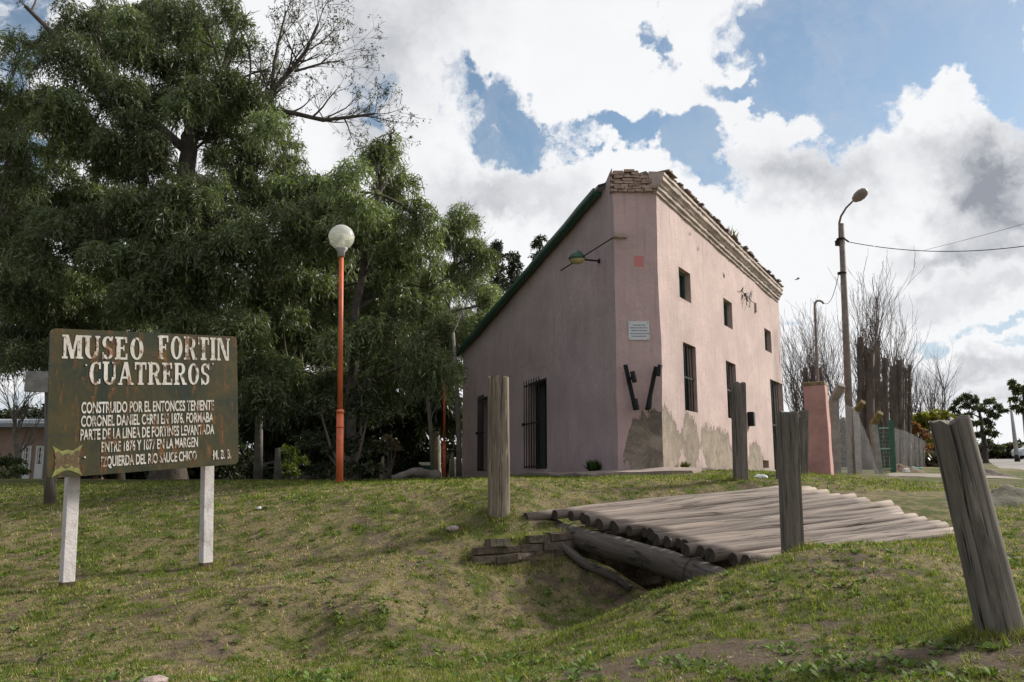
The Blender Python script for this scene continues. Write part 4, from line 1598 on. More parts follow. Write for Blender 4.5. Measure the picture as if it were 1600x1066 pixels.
# ------------------------------------------------------------------ wooden posts
def post(label, base, top, w0, w1, mat, seed, cracks=5, jag=.02, Ybot=None, sides=110, group='round wooden posts by the bridge', square=0, flat=None):
    """base / top: (px, py, Y); w0/w1 diameters in metres"""
    r = random.Random(seed)
    b = P(*base); t = P(*top)
    b.z = gz1(b.x, b.y)
    b2 = b - (t - b).normalized() * .35
    ax = t - b2; L = ax.length; ax.normalize()
    x = Vector((1, 0, 0)); x = (x - ax * x.dot(ax)).normalized(); y = ax.cross(x)
    nr = 34
    cr = [(r.uniform(0, 2 * pi), r.uniform(.022, .05), r.uniform(.12, .36), r.uniform(-.2, .6), r.uniform(.55, 1.3), r.uniform(-.25, .25)) for _ in range(cracks)]
    vs, fs, mi = [], [], []
    lump = [r.uniform(0, 6) for _ in range(8)]
    for i in range(nr + 1):
        h = i / nr
        rad = (w0 + (w1 - w0) * h) / 2
        cx = .008 * sin(3 * h + lump[0]); cy = .008 * sin(2.5 * h + lump[1])
        for k in range(sides):
            a = 2 * pi * k / sides
            q = rad * (1 + .035 * sin(2 * a + lump[2] + h) + .025 * sin(3 * a + lump[3] - 2 * h) + .02 * sin(5 * a + lump[4] + 3 * h))
            if square:
                m_ = max(abs(cos(a)), abs(sin(a))); q *= (1 - square) + square * (1 / m_) * .93
            for (ca, wd, dp, h0, h1, tw) in cr:
                da = (a - ca - tw * h - .07 * sin(7 * h + 9 * tw * 4) - .035 * sin(19 * h + ca) + pi) % (2 * pi) - pi
                if h0 < h < h1:
                    q -= rad * dp * (.75 + .25 * sin(23 * h + ca * 3)) * math.exp(-(da / wd) ** 2) * min(1, (h - h0) * 5) * min(1, max(.25, (h1 - h) * 5))
            zz = L * h
            if i == nr:
                zz += jag * (sin(3 * a + lump[5]) + .7 * sin(7 * a + lump[6])) - .004
                q *= .985
            if i == nr - 1: zz += jag * .8 * (sin(3 * a + lump[5]) + .7 * sin(7 * a + lump[6])) + L / nr * .72
            vs.append(x * (cx + q * cos(a)) + y * (cy + q * sin(a)) + Vector((0, 0, 0)) + ax * 0 + Vector((0, 0, 0)))
            vs[-1] = Vector((cx + q * cos(a), cy + q * sin(a), zz))
    for i in range(nr):
        for k in range(sides):
            k2 = (k + 1) % sides
            fs.append((i * sides + k, i * sides + k2, (i + 1) * sides + k2, (i + 1) * sides + k))
    # top: inner ring + centre
    b0 = len(vs)
    for k in range(sides):
        v = vs[nr * sides + k]
        vs.append(Vector((v.x * .55, v.y * .55, v.z + r.uniform(-.006, .006))))
    vs.append(Vector((0, 0, L - .005)))
    for k in range(sides):
        k2 = (k + 1) % sides
        fs.append((nr * sides + k, nr * sides + k2, b0 + k2, b0 + k))
        fs.append((b0 + k, b0 + k2, b0 + sides))
    o = mesh_obj('wooden_post', vs, fs, mat, None, True)
    md = o.modifiers.new('split', 'EDGE_SPLIT'); md.split_angle = R(50)
    m = Matrix((x, y, ax)).transposed()
    o.rotation_euler = m.to_euler(); o.location = b2
    return tag(o, label, 'post', group)


post('thick pale rounded post with worn top at the left end of the log bridge', (778, 797, 9.2), (780, 589, 9.2), .235, .225, M['post_wood'], 1, 5, .006)
post('slim dark post with slanted top in front of the barred middle window', (1158, 750, 11.9), (1154, 599, 11.9), .215, .20, M['post_dark'], 2, 3, .012, square=.6)
post('dark flat topped post at the near edge of the log deck', (1239, 857, 7.35), (1231, 644, 7.35), .185, .18, M['post_dark'], 3, 3, .006, square=.55)
post('dark post behind the flat topped deck post, left of the salmon pillar', (1257, 743, 13.4), (1256, 642, 13.4), .12, .12, M['post_dark'], 4, 3, .01, square=.5)
post('big cracked grey post leaning left in the right foreground', (1562, 982, 4.6), (1484, 657, 4.62), .235, .20, M['post_grey'], 5, 12, .012, group='round wooden posts by the bridge')
post('thin dark stub just behind the flat topped deck post, before the door', (1217, 756, 12.6), (1216, 656, 12.6), .07, .07, M['post_dark'], 6, 2, .01)

# ------------------------------------------------------------------ SIGNBOARD
TL = P(77, 513, 7.0); TR = P(372, 526, 8.28); BL = P(75, 748, 6.98); BR = P(371, 725, 8.26)
sb = empty('museum_signboard', P(108, 920, 7.3))
tag(sb, 'rusty dark green museum signboard with white painted lettering on two white posts', 'signboard')
SO = Vector(sb.location)
bu = ((TR - TL) + (BR - BL)) / 2
bv = ((TL - BL) + (TR - BR)) / 2
BW, BH = bu.length, bv.length
ux = bu.normalized(); nb_ = ux.cross(bv).normalized()
if nb_.y > 0: nb_ = -nb_
uv_ = bv.normalized()
bc = (TL + TR + BL + BR) / 4
# board with rounded corners, 25 mm folded edge
mb = MB()
rc = .045
outl = []
for (cx, cy, a0) in [(BW / 2 - rc, BH / 2 - rc, 0), (-BW / 2 + rc, BH / 2 - rc, 90), (-BW / 2 + rc, -BH / 2 + rc, 180), (BW / 2 - rc, -BH / 2 + rc, 270)]:
    for k in range(6):
        a = R(a0 + 18 * k)
        outl.append((cx + rc * cos(a), cy + rc * sin(a)))
n = len(outl)
fr = [bc - SO + ux * a + uv_ * b for a, b in outl]
bk = [p - nb_ * .025 for p in fr]
mb.add(fr + bk, [tuple(range(n)), tuple(reversed(range(n, 2 * n)))], 0)
mb.add(fr + bk, [(k, n + k, n + (k + 1) % n, (k + 1) % n) for k in range(n)], 1)
board = mb.build('board', [M['board'], M['board_edge']], sb)


def bpt(px, py):
    """point on the board plane as (a along, b up) from the centre"""
    d = ray(px, py); o = Vector((0, 0, E))
    t = (bc - o).dot(nb_) / d.dot(nb_)
    p = o + d * t - bc
    k = ux.dot(uv_); pu, pv = p.dot(ux), p.dot(uv_)
    return (pu - k * pv) / (1 - k * k), (pv - k * pu) / (1 - k * k)


def brect(px0, px1, pyc0, pyc1, hpx):
    a0, b0 = bpt(px0, pyc0); a1, b1 = bpt(px1, pyc1)
    xm = (px0 + px1) / 2; ym = (pyc0 + pyc1) / 2
    _, t = bpt(xm, ym - hpx / 2); _, b = bpt(xm, ym + hpx / 2)
    return (a0 + a1) / 2, (b0 + b1) / 2, a1 - a0, t - b


LINES = [("CONSTRUIDO POR EL ENTONCES TENIENTE", 127, 334, 636, 633.5, 17),
         ("CORONEL DANIEL CERRI EN 1876, FORMABA", 126.5, 333, 657.5, 652, 16.5),
         ("PARTE DE LA LINEA DE FORTINES LEVANTADA", 125.5, 334.5, 679.5, 670, 16.5),
         ("ENTRE 1876 Y 1877 EN LA MARGEN", 158.5, 309, 698.5, 690, 16),
         ("IZQUIERDA DEL RIO SAUCE CHICO", 158, 307, 721, 711.5, 16),
         ("M. B. B.", 333, 361, 710.5, 709, 14.5)]
for (t, x0, x1, y0, y1, hp) in LINES:
    a, b, w, h = brect(x0, x1, y0, y1, hp)
    place_text(t, w, h, M['letter'], board, bc - SO + ux * a + uv_ * b, ux, uv_, nb_, bold=.022, lift=.003)

# slab-serif headline letters drawn as thick strokes
TK, TN, SH, SE = .215, .10, .085, .075


class Gl:
    def __init__(s): s.q = []

    def rect(s, x0, y0, x1, y1): s.q.append([(x0, y0), (x1, y0), (x1, y1), (x0, y1)]); return s

    def para(s, xb, xt, w, y0=0, y1=1): s.q.append([(xb, y0), (xb + w, y0), (xt + w, y1), (xt, y1)]); return s

    def stem(s, x, w, y0=0, y1=1, top=True, bot=True):
        s.rect(x, y0, x + w, y1)
        if top: s.rect(x - SE, y1 - SH, x + w + SE, y1)
        if bot: s.rect(x - SE, y0, x + w + SE, y0 + SH)
        return s

    def arc(s, cx, cy, rx, ry, irx, iry, a0, a1, n=16):
        for k in range(n):
            t0, t1 = R(a0 + (a1 - a0) * k / n), R(a0 + (a1 - a0) * (k + 1) / n)
            s.q.append([(cx + rx * cos(t0), cy + ry * sin(t0)), (cx + rx * cos(t1), cy + ry * sin(t1)),
                        (cx + irx * cos(t1), cy + iry * sin(t1)), (cx + irx * cos(t0), cy + iry * sin(t0))])
        return s


def glyph(ch):
    q = Gl()
    if ch == 'M': w = 1.0; q.stem(.07, TN + .03); q.para(.42, .10, .2); q.para(.42, .66, .13); q.stem(.74, TK)
    elif ch == 'U': w = .82; q.stem(.07, TK, .3, 1, True, False); q.stem(.62, TN + .02, .3, 1, True, False); q.arc(.405, .34, .335, .34, .12, .25, 180, 360)
    elif ch == 'S':
        w = .66
        q.arc(.33, .73, .28, .27, .10, .19, 20, 250); q.arc(.33, .27, .28, .27, .10, .19, 200 - 0, 430)
        q.q.append([(.10, .60), (.30, .46), (.56, .40), (.36, .56)]); q.rect(.52, .72, .60, 1); q.rect(.05, 0, .13, .3)
    elif ch == 'E': w = .70; q.stem(.07, TK); q.rect(.07, .90, .63, 1); q.rect(.07, 0, .65, .10); q.rect(.2, .46, .48, .55); q.rect(.54, .74, .63, 1); q.rect(.56, 0, .65, .27); q.rect(.43, .38, .49, .63)
    elif ch == 'F': w = .68; q.stem(.07, TK); q.rect(.07, .90, .63, 1); q.rect(.2, .46, .48, .55); q.rect(.54, .72, .63, 1); q.rect(.43, .38, .49, .63)
    elif ch == 'O': w = .80; q.arc(.40, .5, .36, .5, .15, .41, 0, 360, 30)
    elif ch == 'C': w = .72; q.arc(.40, .5, .36, .5, .15, .41, 55, 305, 24); q.rect(.57, .68, .66, .97); q.rect(.57, .05, .65, .25)
    elif ch == 'R': w = .82; q.stem(.07, TK); q.rect(.2, .90, .45, 1); q.rect(.2, .45, .45, .54); q.arc(.43, .725, .29, .275, .09, .185, -90, 90); q.para(.56, .36, .2, 0, .5); q.rect(.60, 0, .82, SH)
    elif ch == 'T': w = .76; q.stem(.27, TK, 0, 1, False, True); q.rect(.03, .89, .73, 1); q.rect(.03, .68, .11, 1); q.rect(.65, .68, .73, 1)
    elif ch == 'I': w = .36; q.stem(.07, TK)
    elif ch == 'N': w = .90; q.stem(.07, TN + .02); q.para(.58, .10, .22); q.stem(.70, TN + .02, 0, 1, True, False)
    elif ch == 'A': w = .90; q.para(.07, .36, .11); q.para(.60, .34, .23); q.rect(.2, .27, .68, .36); q.rect(0, 0, .26, SH); q.rect(.54, 0, .92, SH)
    else: w = .4
    return q.q, w


def headline(txt, x0, x1, y0, y1, hp):
    a, b, w, h = brect(x0, x1, y0, y1, hp)
    tot = sum(glyph(c)[1] for c in txt) + .06 * (len(txt) - 1)
    sx = w / tot
    mb = MB()
    x = -w / 2
    z = 0
    for c in txt:
        qs, gw = glyph(c)
        for q in qs:
            z += 1
            vs = [ux * (x + u * sx) + uv_ * ((v - .5) * h) + nb_ * (.0028 + .00002 * (z % 60)) for (u, v) in q]
            mb.add(vs, [(0, 1, 2, 3)])
        x += (gw + .06) * sx
    o = mb.build('lettering', M['letter'], board)
    o.location = bc - SO + ux * a + uv_ * b


headline("MUSEO", 97, 225, 541.5, 545.5, 36)
headline("FORTIN", 246.5, 359, 543, 546, 36)
headline("CUATREROS", 138.5, 328, 583, 585, 35)
# painted emblem: four pointed yellow star over a brown winged disc
ea, eb = bpt(105, 720)
ew = bpt(128, 720)[0] - bpt(80, 720)[0]; eh = bpt(105, 697)[1] - bpt(105, 746)[1]
mb = MB(); c0 = Vector((0, 0, 0))
f2 = lambda a, b, l: ux * (a * ew / 2) + uv_ * (b * eh / 2) + nb_ * l
star = [(-1, 1), (-.35, .62), (0, .72), (.35, .62), (1, 1), (.72, .4), (.80, 0), (.72, -.4), (1, -1), (.3, -.66), (0, -.6), (-.3, -.66), (-1, -1), (-.72, -.4), (-.80, 0), (-.72, .4)]
mb.add([f2(a, b, .002) for a, b in star] + [f2(0, 0, .002)], [(k, (k + 1) % 16, 16) for k in range(16)])
em = mb.build('emblem', M['yellow_paint'], board); em.location = bc - SO + ux * ea + uv_ * eb
mb = MB()
for sgn in (-1, 1):
    wing = [(.1 * sgn, .1), (.55 * sgn, .62), (.86 * sgn, .55), (.70 * sgn, .05), (.86 * sgn, -.5), (.5 * sgn, -.45), (.12 * sgn, -.12)]
    fc = list(range(7)) if sgn < 0 else list(reversed(range(7)))
    mb.add([f2(a, b, .0035) for a, b in wing], [fc])
disc = [(.36 * cos(k * pi / 10), .48 * sin(k * pi / 10)) for k in range(20)]
mb.add([f2(a, b, .0042) for a, b in disc] + [f2(.7 * a, .7 * b, .0042) for a, b in disc], [(k, (k + 1) % 20, 20 + (k + 1) % 20, 20 + k) for k in range(20)])
mb.add([f2(-.78, .03, .005), f2(-.78, -.03, .005), f2(.78, -.03, .005), f2(.78, .03, .005)], [(0, 1, 2, 3)])
hd2 = [(.14 * cos(k * pi / 6), .2 + .2 * sin(k * pi / 6)) for k in range(12)]
mb.add([f2(a, b, .005) for a, b in hd2], [tuple(range(12))])
mb.add([f2(-.2, -.2, .005), f2(.2, -.2, .005), f2(.12, .02, .005), f2(-.12, .02, .005)], [(0, 1, 2, 3)])
e2 = mb.build('crest', M['brown_paint'], board); e2.location = em.location
# posts
for (b_, t_, Yb) in [((108, 921), (122, 640), 7.22), ((326.5, 884), (329, 640), 8.22)]:
    aa = P(*b_, Yb + .06); tt = P(*t_, Yb + .06)
    aa.z = min(aa.z, gz1(aa.x, aa.y)) - .15
    mb = MB()
    dv = (tt - aa).normalized()
    ax_x = (ux - dv * ux.dot(dv)).normalized(); ax_y = dv.cross(ax_x)
    cm = (aa + tt) / 2 - SO - nb_ * .045
    mb.box(cm, (.10, .085, (tt - aa).length), (ax_x, ax_y, dv))
    mb.box(aa - SO - nb_ * .045 + dv * .17, (.104, .089, .085), (ax_x, ax_y, dv), 1)
    mb.build('post', [M['white_post'], M['rust_end']], sb, bevel=.004)
# bolts on the board
mb = MB()
for (px, py) in [(134, 571), (332, 569), (132, 715), (333, 712), (236, 567)]:
    a, b = bpt(px, py)
    mb = MB()
    mb.lathe(bc - SO + ux * a + uv_ * b, [(.009, 0), (.009, .005), (0, .007)], 8, 0, (ux, uv_, nb_))
    mb.build('bolt', M['grey_paint'], board)

# small wooden direction sign behind the board
wsn = empty('wooden_sign', on_ground(81, 780, 11.0))
tag(wsn, 'small grey wooden plank sign on a dark post half hidden behind the museum signboard', 'sign')
wb = Vector(wsn.location)
mb = MB(); mb.tube([Vector((0, 0, -.2)), P(79, 600, 11.0) - wb], [.075, .07], 12, 0, True, None, .04, rr); mb.build('post', M['post_dark'], wsn)
mb = MB()
c = P(75, 597, 10.9) - wb
mb.box(c, (.60, .04, .27), (Vector((1, 0, -.03)).normalized(), Vector((0, 1, 0)), UP), 0, .012, rr)
mb.build('plank', M['plank'], wsn, bevel=.006)

# ------------------------------------------------------------------ orange globe lamps
def globe_lamp(label, base, gpx, gpy, gr, Y, split=None):
    b = on_ground(*base, Y)
    o = empty('globe_lamp', b)
    tag(o, label, 'street lamp', 'orange globe lamps on the lawn')
    top = P(gpx, gpy, Y) - b
    gr_ = gr / F * Y
    dirv = top.normalized()
    j = top * split if split else top * .28
    mb = MB(); mb.tube([dirv * -.2, j], .053, 14); mb.lathe(j - dirv * .0, [(.053, -.01), (.060, -.01), (.060, .03), (.04, .045)], 14)
    mb.lathe(j * .8, [(.053, -.02), (.057, -.02), (.057, .01), (.053, .012)], 14)
    ctop = top - dirv * (gr_ * 1.08)
    mb.tube([j, ctop - dirv * .08], [.040, .034], 14)
    mb.build('pole', M['orange'], o)
    ax = (Vector((1, 0, 0)), Vector((0, 1, 0)), UP)
    mb = MB(); mb.lathe(ctop, [(.0, -.10), (.055, -.10), (.058, -.02), (.095, .02), (.095, .035), (0, .035)], 18); mb.build('collar', M['grey_paint'], o)
    mb = MB()
    prof = [(gr_ * max(.02, sin(R(a))), -gr_ * cos(R(a))) for a in range(24, 181, 6)]
    mb.lathe((0, 0, 0), prof, 40)
    mb.lathe((0, 0, .012), [(gr_ * 1.0, -.008), (gr_ * 1.022, -.006), (gr_ * 1.022, .006), (gr_ * 1.0, .008)], 40)
    gl = mb.build('globe', M['globe'], o); gl.location = top
    mb = MB(); mb.lathe(top - UP * .12, [(0, -.02), (.05, -.02), (.05, .05), (.03, .06), (.055, .10), (.045, .15), (0, .17)], 14)
    mb.build('bulb', M['plaque'], o)
    return o


globe_lamp('tall orange lamp post with clear white globe standing before the trees', (530.5, 757), 533.5, 371, 20.5, 12.4, .28)
globe_lamp('distant thin orange lamp post with its globe lost in foliage, left of the pink building', (694, 748), 694.5, 576, 8, 25, .33)

# ------------------------------------------------------------------ right side: pillar, fence, poles
pil = empty('gate_pillar', on_ground(1284, 742, 16.5))
tag(pil, 'salmon pink masonry pillar with mossy cap right of the building', 'pillar')
pb = Vector(pil.location)
w0, w1, hP = 34 / F * 16.5, 34 / F * 16.5, P(1273, 604, 16.5).z - pb.z
tl_ = P(1274, 604, 16.5) - pb; tl_.y = 0
vs = []
axx = Vector((.88, -.475, 0)); axy = Vector((.475, .88, 0))
mb = MB()
n = 10
for i in range(n + 1):
    t = i / n
    c = Vector((tl_.x * t, 0, -.2 + (hP + .2) * t))
    for (i_, j_) in ((-1, -1), (1, -1), (1, 1), (-1, 1)):
        vs.append(c + axx * (i_ * w0 / 2 * .95) + axy * (j_ * w0 / 2 * .95) + Vector((rr.uniform(-.008, .008), rr.uniform(-.008, .008), 0)))
fs = []
for i in range(n):
    for k in range(4):
        fs.append((i * 4 + k, i * 4 + (k + 1) % 4, (i + 1) * 4 + (k + 1) % 4, (i + 1) * 4 + k))
mb.add(vs, fs)
mb.build('shaft', M['pillar'], pil, bevel=.015)
mb = MB(); mb.box(Vector((tl_.x, 0, hP + .03)), (w0 * .97, w0 * .97, .07), (axx, axy, UP), 0, .012, rr); mb.build('cap', M['pillar_cap'], pil, bevel=.02)


def fence_post(label, base, topv, arm, Y, mat, w=.13):
    b = on_ground(*base, Y)
    o = empty('fence_post', b)
    tag(o, label, 'fence post', 'concrete fence posts with bent tops')
    t = P(*topv, Y) - b; a = P(*arm, Y - .25) - b
    mb = MB()
    mb.bar((0, 0, -.15), t, w, w, (0, 1, 0)); mb.build('shaft', M['concrete'], o, bevel=.012)
    mb = MB()
    mb.bar(t - (a - t).normalized() * .04, a, w * .9, w * .9, (0, 1, 0)); mb.build('arm', mat, o, bevel=.012)
    return o


fence_post('grey concrete fence post with bent top touching the salmon pillar', (1306, 742), (1302, 626), (1315, 601), 17.2, M['concrete'], .17)
fence_post('concrete fence post with yellow mossy bent top behind the utility pole', (1341, 740), (1337, 642), (1349, 628), 19.5, M['moss'], .13)
fence_post('concrete fence post with orange mossy bent top beside the green gate', (1374, 740), (1364, 662), (1376, 645), 20.0, M['moss'], .15)


def net(name, label, bot, top, nseg=16, rows=8, sag=.0):
    """bot/top: matching lists of 3D points; ruled between with light billow"""
    r = random.Random(len(label))
    def along(pts, t):
        k = t * (len(pts) - 1); i = min(int(k), len(pts) - 2)
        return pts[i].lerp(pts[i + 1], k - i)
    vs, uv, fs = [], [], []
    Lw = sum((b - a).length for a, b in zip(bot, bot[1:]))
    for i in range(nseg + 1):
        t = i / nseg
        b, tp = along(bot, t), along(top, t)
        for j in range(rows + 1):
            s = j / rows
            p = b.lerp(tp, s) + Vector((r.uniform(-.015, .015), .05 * sin(t * 7 + s * 3) * s, 0))
            vs.append(p); uv.append((t * Lw, s * (tp - b).length))
    for i in range(nseg):
        for j in range(rows):
            a = i * (rows + 1) + j
            fs.append((a, a + rows + 1, a + rows + 2, a + 1))
    o = mesh_obj(name, vs, fs, M['chain'], None, True, None, uv)
    return tag(o, label, 'fence', 'chain link fence')


net('chain_link_fence', 'sagging grey chain link fence slumping from the salmon pillar to the mossy post',
    [on_ground(1312, 742, 17.4), on_ground(1345, 741, 19), on_ground(1375, 741, 19.8)],
    [P(1312, 628, 17.4), P(1332, 638, 18.6), P(1345, 655, 19.1), P(1360, 690, 19.5), P(1374, 738, 19.8)])
net('chain_link_fence', 'far stretch of silver chain link fence beyond the green gate',
    [on_ground(1398, 737, 21.5), on_ground(1425, 731, 27), on_ground(1446, 727, 33)],
    [P(1397, 668, 21.5), P(1425, 678, 27), P(1446, 690, 33)])
gp = []
for i, t in enumerate((.12, .34, .55, .72, .9)):
    a = on_ground(1398, 737, 21.5).lerp(on_ground(1446, 727, 33), t)
    px = 1398 + 48 * t
    b_ = Vector((a.x, a.y, gz1(a.x, a.y)))
    mb = MB(); mb.bar((0, 0, -.1), (0, 0, 1.12), .07, .07)
    mb.tube([(0, 0, 1.08), (.0, 0, 1.14)], [.03, .01], 6)
    o = mb.build('fence_stake', M['post_dark'], origin=None); o.location = b_
    tag(o, ['first stake of the far chain link fence, next to the green gate', 'second stake of the far chain link fence counted from the green gate', 'middle stake of the far chain link fence beyond the gate',
            'fourth stake of the far chain link fence counted from the green gate', 'last stake of the far chain link fence, farthest from the gate'][i], 'fence stake', 'stakes of the far fence')
gate = empty('green_gate', on_ground(1396, 737, 21))
tag(gate, 'open framed green metal gate between the mossy post and the far fence', 'gate')
gb_ = Vector(gate.location)
hl, hr = on_ground(1377, 738, 20.4) - gb_, Vector((0, 0, 0))
tl2, tr2 = P(1371, 664, 20.4) - gb_, P(1392, 657, 21) - gb_
mb = MB()
mb.bar(hl, tl2, .045); mb.bar(hr + Vector((0, 0, -.1)), tr2, .10)
for t in (.93, .5, .08): mb.bar(hl.lerp(tl2, t), hr.lerp(tr2, t * .92), .03)
mb.build('frame', M['gate_green'], gate)
mb = MB()
for k in range(1, 9):
    t = k / 9
    mb.bar(hl.lerp(hr, t) + UP * .05, tl2.lerp(tr2, t) - UP * .06, .008)
for k in range(1, 12):
    t = k / 12
    mb.bar(hl.lerp(tl2, t), hr.lerp(tr2, t * .92), .006)
mb.build('mesh_panel', M['gate_green'], gate)
o = None
# litter
mb = MB()
c = on_ground(1430, 727.5, 26, .05)
mb.box((0, 0, 0), (.34, .16, .05), (Vector((.9, .2, -.2)).normalized(), Vector((-.2, .95, 0)).normalized(), UP), 0, .03, rr)
mb.box((.1, 0, .03), (.16, .12, .03), None, 0, .03, rr)
o = mb.build('litter', M['litter'], bevel=.01); o.location = c
tag(o, 'pale green plastic litter lying at the foot of the far fence', 'litter')
rock('litter', 'small white scrap of litter in front of the far fence', on_ground(1416, 735, 21.5, .04), (.10, .06, .06), 12, 'litter', mat=M['white_paint'])

# utility pole with lamp
up_ = empty('utility_pole', on_ground(1330.5, 741, 18.5))
tag(up_, 'tall weathered utility pole carrying a street lamp on a bent arm at the right', 'utility pole')
ub = Vector(up_.location)
Yp = 18.5
q = lambda px, py, dy=0: P(px, py, Yp + dy) - ub
mb = MB(); mb.tube([Vector((0, 0, -.2)), q(1323, 550), q(1314.5, 350)], [.088, .078, .062], 14); mb.build('shaft', M['pole'], up_)
mb = MB(); mb.tube([q(1312, 385), q(1311.5, 348), q(1314, 338, -.1), q(1322, 325, -.2), q(1335, 312, -.35)], [.026, .026, .024, .022, .02], 10); mb.build('arm', M['pole'], up_)
hc = q(1344, 305, -.45)
mb = MB()
hx = (q(1354, 297, -.6) - q(1334, 313, -.3)).normalized(); hy = hx.cross(UP).normalized(); hz = hy.cross(hx)
if hz.z < 0: hz = -hz
mb.lathe(hc, [(.001, -.20), (.07, -.18), (.115, -.08), (.125, .03), (.10, .13), (.05, .18), (.001, .19)], 18, 0, (hy, hz, hx))
mb.build('lamp_head', simple('lamp_housing', (.22, .18, .155), .5, .15), up_)
mb = MB()
for py in (374, 427):
    c = q(1314 + (py - 374) * .03, py)
    mb.lathe(c, [(.066, -.02), (.10, -.02), (.10, .02), (.066, .02)], 12)
    mb.build('band', M['black_iron'], up_); mb = MB()
mb.box(q(1308, 380), (.07, .08, .12)); mb.bar(q(1305, 378), q(1320, 373), .03)
mb.tube([q(1319, 373), q(1326, 378)], .02, 6)
mb.build('fitting', M['black_iron'], up_)
# lamp head lens
mb = MB(); mb.lathe(hc - hz * .045, [(.001, -.13), (.06, -.10), (.085, 0), (.065, .10), (.001, .13)], 14, 0, (hy, hz * .55, hx)); mb.build('lens', simple('lens', (.30, .24, .19), .3), up_)


def cable(name, label, a, b, sag, r=.008, n=24):
    pts = []
    for i in range(n + 1):
        t = i / n
        p = Vector(a).lerp(Vector(b), t); p.z -= sag * 4 * t * (1 - t); pts.append(p)
    mb = MB(); mb.tube(pts, r, 5)
    o = mb.build(name, M['wire'])
    return tag(o, label, 'cable', 'overhead cables')


cable('overhead_cable', 'thick twisted overhead cable running right from the utility pole', P(1325, 378, 18.5), P(1720, 362, 15), .30, .009)
cable('overhead_cable', 'thin overhead wire crossing above the thick cable at the right', P(1444, 391, 40), P(1720, 315, 22), .05, .008)
cable('overhead_cable', 'short wire hanging from the utility pole down to the hooked pole', P(1311, 425, 18.5), P(1288, 474, 24), .25, .008)

hk = empty('hooked_pole', on_ground(1281, 740, 24))
tag(hk, 'thin dark pole with a hooked top rising behind the salmon pillar', 'pole')
kb = Vector(hk.location)
q = lambda px, py: P(px, py, 24) - kb
mb = MB(); mb.tube([Vector((0, 0, -.1)), q(1278, 600), q(1273.5, 490), q(1273, 478)], [.05, .045, .035, .034], 10); mb.build('shaft', M['pole'], hk)
mb = MB(); mb.tube([q(1273, 480), q(1273.3, 474), q(1276, 470.5), q(1281, 470), q(1285, 472), q(1287, 475)], [.033, .033, .032, .032, .03, .03], 10); mb.build('hook', M['pole'], hk)

# a bird in flight
mb = MB()
mb.tube([(-.28, 0, -.03), (-.1, 0, 0), (.12, 0, .03), (.26, 0, .06)], [.012, .05, .05, .012], 8)
mb.add([(-.08, 0, .02), (.1, 0, .03), (.02, -.42, .10), (-.1, -.4, .09)], [(0, 1, 2, 3)])
mb.add([(-.08, 0, .02), (.1, 0, .03), (.02, .42, .10), (-.1, .4, .09)], [(3, 2, 1, 0)])
o = mb.build('bird', M['feather']); o.location = P(1246, 436.5, 45); o.rotation_euler = (0, R(-8), 0); o.scale = (.6, .6, .6)
tag(o, 'small dark bird gliding in the sky right of the cornice', 'bird')

# parked car far away on the road
car = empty('parked_car', on_ground(1624, 711.5, 75))
tag(car, 'small pale car parked far off along the road at the right edge', 'car')
mb = MB()
prof = [(-2, .3), (-2.05, .7), (-1.9, .92), (-1.2, 1.0), (-.65, 1.42), (.75, 1.42), (1.35, .98), (1.95, .9), (2.05, .6), (2.0, .3)]
vs = [Vector((x, -.8, z)) for x, z in prof] + [Vector((x, .8, z)) for x, z in prof]
n = len(prof)
mb.add(vs, [tuple(reversed(range(n))), tuple(range(n, 2 * n))] + [(k, (k + 1) % n, n + (k + 1) % n, n + k) for k in range(n)])
mb.build('body', simple('car_paint', (.55, .62, .63), .3, .05), car, bevel=.05)
mb = MB()
for y in (-.81, .81):
    mb = MB()
    mb.add([(-1.05, y, .98), (-.6, y, 1.34), (.68, y, 1.34), (1.15, y, .98)], [(0, 1, 2, 3)])
    mb.build('window', M['dark_glass'], car)
for x in (-1.25, 1.25):
    for y in (-.78, .78):
        mb = MB(); mb.lathe((x, y, .32), [(0, -.1), (.32, -.1), (.32, .1), (0, .1)], 16, 0, (Vector((1, 0, 0)), UP, Vector((0, 1, 0)))); mb.build('wheel', M['tyre'], car)

# ------------------------------------------------------------------ foliage tools
def leaves_obj(name, parent, pos, dirv, L, Wd, col, mat, origin):
    n = len(pos)
    r = np.random.default_rng(n)
    rv = r.normal(size=(n, 3))
    sd = np.cross(dirv, rv); sd /= np.linalg.norm(sd, axis=1, keepdims=True) + 1e-9
    o3 = np.array(origin)
    b = pos - o3
    mid = b + dirv * (L * .5)[:, None]; s = sd * (Wd * .5)[:, None]
    tip = b + dirv * L[:, None]; tip[:, 2] -= L * .12
    Vv = np.stack([b, mid + s, tip, mid - s], 1).reshape(-1, 3)
    return np_mesh(name, Vv, np.arange(4 * n).reshape(-1, 4), mat, parent, col=np.repeat(col, 4, 0))


